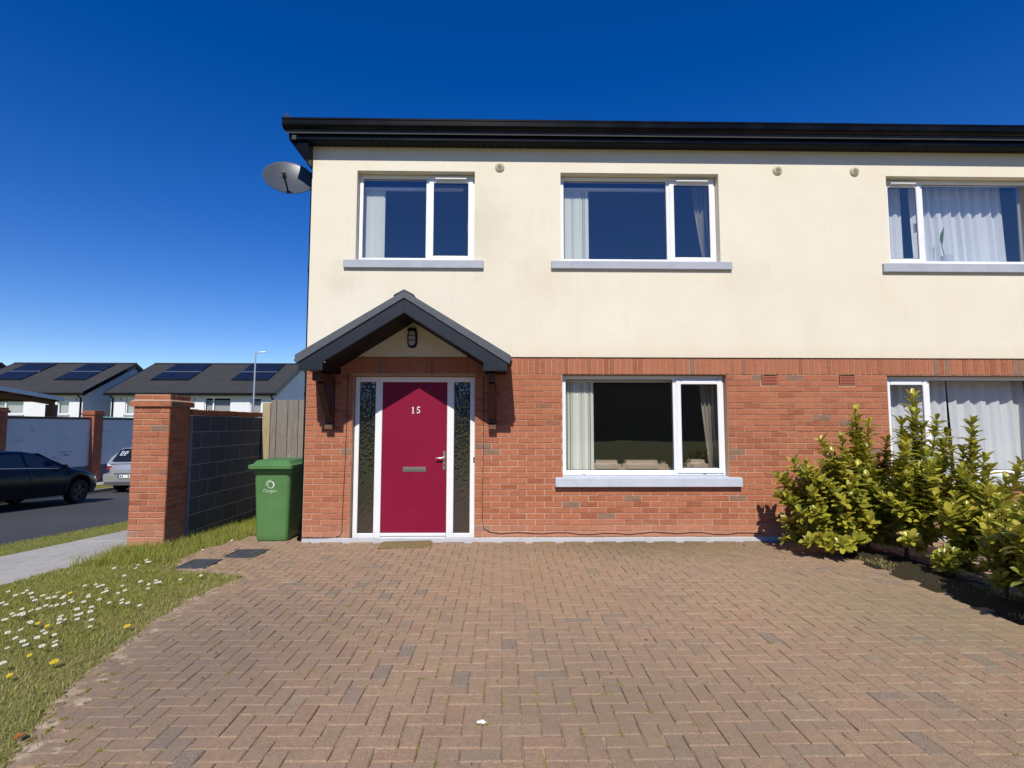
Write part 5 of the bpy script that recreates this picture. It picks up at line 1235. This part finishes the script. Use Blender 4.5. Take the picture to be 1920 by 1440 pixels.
for _ in range(9000):
    x, y = R.uniform(4.0, 4.64), R.uniform(-6, -.2)
    if pnoise(x*1.6, y*1.3) > .45: bg_.append((x, y, .0 + .035*math.sin((x-3.85)/.8*math.pi)))
tag(blades('weeds', bg_, .01, .04, .0026, dry_m, 1.2), 'rough weeds under the laurel shrubs', 'weeds', kind='stuff')
ms, cr = [], []
for _ in range(4200):                       # moss and grass tufts in the paving joints
    i, j = R.randrange(-40, 40), R.randrange(-64, -4); x, y = i*U + R.gauss(0, .004), j*U + R.gauss(0, .004)
    if not on_drive(x, y): continue
    dens = .07 + .55*max(0, 1-(x-left_edge(y))/1.0) + (.10 if -2.2 < x < .8 and y < -2 else 0) + (.3 if x > .4 and y > -.5 else 0)
    if R.random() > dens: continue
    hor = R.random() < .5
    for _ in range(R.randrange(12, 46)):
        t_ = R.gauss(0, .020); ms.append((x+(t_ if hor else R.gauss(0, .003)), y+(R.gauss(0, .003) if hor else t_), -.006))
tag(blades('moss_tufts', ms, .008, .024, .0022, grass_m, 1.0), 'tufts of moss and grass in the paver joints', 'weeds', kind='stuff')
mb = MB()
for _ in range(420):
    x, y = R.uniform(-2.6, 3.6), -R.expovariate(.45) - .05
    if not on_drive(x, y): continue
    s = R.uniform(.003, .010); a = R.uniform(0, 6.28); ca, sa = math.cos(a), math.sin(a)
    mb.add([(x+s*1.6*ca, y+s*1.6*sa, .006), (x-s*sa*.6, y+s*ca*.6, .008), (x-s*1.3*ca, y-s*1.3*sa, .005), (x+s*sa*.7, y-s*ca*.7, .007), (x, y, .006+s*.7)], [(0,1,4),(1,2,4),(2,3,4),(3,0,4)])
tag(mb.build('debris', crumb_m, normals=False), 'dark crumbs of leaf litter scattered on the pavers', 'litter', kind='stuff')
mb = MB()
for k, (dx, dy, s) in enumerate(((-.014, 0, .012), (.004, .005, .014), (.017, -.004, .009), (.006, -.010, .008))):
    mb.lathe([(s, 0), (s*.8, s*.35), (.001, s*.5)], (-.104+dx, -4.22+dy, .004), (.1, 0, 1), 7)
tag(mb.build('paper_scrap', paper_m, normals=False), 'small crumpled white scrap lying on the driveway pavers', 'litter')
v, f = LV[2]
o = MB().add([(-2.33+a*.075, -4.36+b*.06, .02+c*.02+.012*abs(a)) for a, b, c in v], f).build('fallen_leaf', oleaf_m, normals=False); tag(o, 'orange fallen leaf at the near edge of the lawn', 'leaf')
# daisies: one bloom on a stem
DA = [(-4.33,-2.20),(-4.18,-2.29),(-4.17,-2.24),(-4.20,-2.15),(-4.07,-2.25),(-3.97,-2.38),(-3.87,-2.47),(-3.96,-2.27),(-3.80,-2.43),(-3.80,-2.34),(-3.89,-2.19),(-3.66,-2.57),(-3.68,-2.59),(-3.63,-2.53),(-3.70,-2.41),(-3.56,-2.54),(-3.74,-2.31),(-3.62,-2.42),(-3.56,-2.47),(-3.49,-2.44),(-3.50,-2.39),(-3.55,-2.29),(-3.82,-1.98),(-3.77,-1.94),(-3.66,-2.06),(-3.69,-1.95),(-3.48,-2.25),(-3.52,-2.13),(-3.48,-2.18),(-3.39,-2.41),(-3.24,-2.50),(-3.36,-2.22),(-3.46,-2.04),(-3.32,-2.18),(-3.18,-2.41),(-3.14,-2.50),(-3.07,-2.53),(-2.97,-2.52),(-3.18,-2.11),(-3.24,-1.99),(-3.39,-1.87),(-3.29,-1.83),(-3.20,-1.92),(-3.25,-1.87),(-3.05,-1.85),(-2.93,-1.69),(-4.02,-1.33),(-3.91,-1.16),(-3.78,-1.38),(-3.94,-.96),(-3.81,-1.13),(-3.86,-1.06),(-3.68,-1.67),(-3.31,-2.60),(-3.22,-2.73),(-3.37,-2.66),(-3.29,-2.78),(-3.28,-2.76),(-3.25,-2.76),(-3.21,-2.87),(-3.09,-2.89),(-3.02,-2.98),(-3.36,-2.84),(-3.31,-2.89),(-3.29,-2.87),(-3.29,-2.94),(-3.51,-2.93),(-3.49,-2.93),(-3.65,-2.70),(-3.67,-2.72),(-3.77,-2.68),(-3.74,-2.73),(-3.71,-2.79),(-3.78,-2.76),(-3.71,-2.84),(-3.73,-2.87),(-3.67,-2.78),(-4.04,-2.54),(-4.07,-2.54),(-3.43,-3.08),(-3.45,-3.18),(-3.32,-3.24),(-3.25,-3.26),(-3.19,-3.33),(-3.27,-3.10),(-3.22,-3.13),(-3.11,-3.20),(-3.02,-3.28),(-2.97,-3.34),(-3.05,-3.37),(-3.26,-3.38),(-3.21,-3.21),(-3.06,-3.64),(-3.51,.04),(-3.50,.05),(-3.59,-.50),(-3.72,1.05)]
def flower_mesh(name, rad, h, npet, pm, cm, lean):
    V, F, mi = [], [], []
    c = Vector((lean[0], lean[1], h)); nrm = Vector((lean[0]*6-.05, lean[1]*6-.35, 1)).normalized(); u = nrm.orthogonal().normalized(); w = nrm.cross(u)
    def addp(vs, fs, m):
        o = len(V); V.extend([tuple(p) for p in vs]); F.extend([tuple(i+o for i in f) for f in fs]); mi.extend([m]*len(fs))
    for k in range(npet):
        a = 2*math.pi*k/npet; da = math.pi/npet*.95
        P3 = lambda r, b, z: c + (u*math.cos(b)+w*math.sin(b))*r + nrm*z
        addp([P3(rad*.2, a, 0), P3(rad*.85, a-da, .002), P3(rad, a, .001), P3(rad*.85, a+da, .002)], [(0, 1, 2, 3)], 0)
    ring_ = [c + (u*math.cos(2*math.pi*k/8)+w*math.sin(2*math.pi*k/8))*rad*.34 + nrm*.002 for k in range(8)]
    addp(ring_ + [c + nrm*.006], [(k, (k+1) % 8, 8) for k in range(8)], 1)
    for k in range(3):
        a, b = 2*math.pi*k/3, 2*math.pi*(k+1)/3
        addp([(.0016*math.cos(a), .0016*math.sin(a), -.01), (.0016*math.cos(b), .0016*math.sin(b), -.01), c+Vector((.0016*math.cos(b), .0016*math.sin(b), 0)), c+Vector((.0016*math.cos(a), .0016*math.sin(a), 0))], [(0, 1, 2, 3)], 2)
    me = bpy.data.meshes.new(name); me.from_pydata(V, [], F); me.update()
    for m in (pm, cm, stem_m): me.materials.append(m)
    me.polygons.foreach_set('material_index', mi); return me
dms = [flower_mesh('daisy', .0158, R.uniform(.048, .065), 11, petal_m, yolk_m, (R.uniform(-.008, .008), R.uniform(-.008, .008))) for _ in range(6)]
for k, (x, y) in enumerate(DA):
    o = place('daisy', dms[k % 6], (x, y, zlawn(x, y))); o.rotation_euler = (0, 0, R.uniform(-.5, .5)); sc = R.uniform(.85, 1.25); o.scale = (sc, sc, R.uniform(.85, 1.15))
    tag(o, 'small white daisy standing in the lawn grass', 'daisy', 'daisies in the lawn')
DD = [(-2.76,-2.98),(-2.80,-3.57),(-3.44,-2.94),(-3.33,-2.99),(-3.03,-3.48),(-3.79,-2.20),(-2.91,-3.75)]
ddm = flower_mesh('dandelion', .021, .045, 16, yolk_m, yolk_m, (.004, .0))
for k, (x, y) in enumerate(DD):
    o = place('dandelion', ddm, (x, y, zlawn(x, y))); sc = (1.15, 1.25, .8, .8, .7, .8, .8)[k]; o.scale = (sc, sc, 1)
    tag(o, ('dandelion nearest the grass tongue, alone by the driveway edge', 'largest dandelion, low in the lawn close to driveway edge', 'dandelion head among the densest daisies, left of its twin', 'dandelion beside the densest daisies, right of its twin', 'smallest dandelion between daisies and driveway edge', 'dandelion in the daisies nearest the footpath', 'dandelion nearest the camera at the left edge of lawn')[k], 'dandelion', 'dandelions in the lawn')
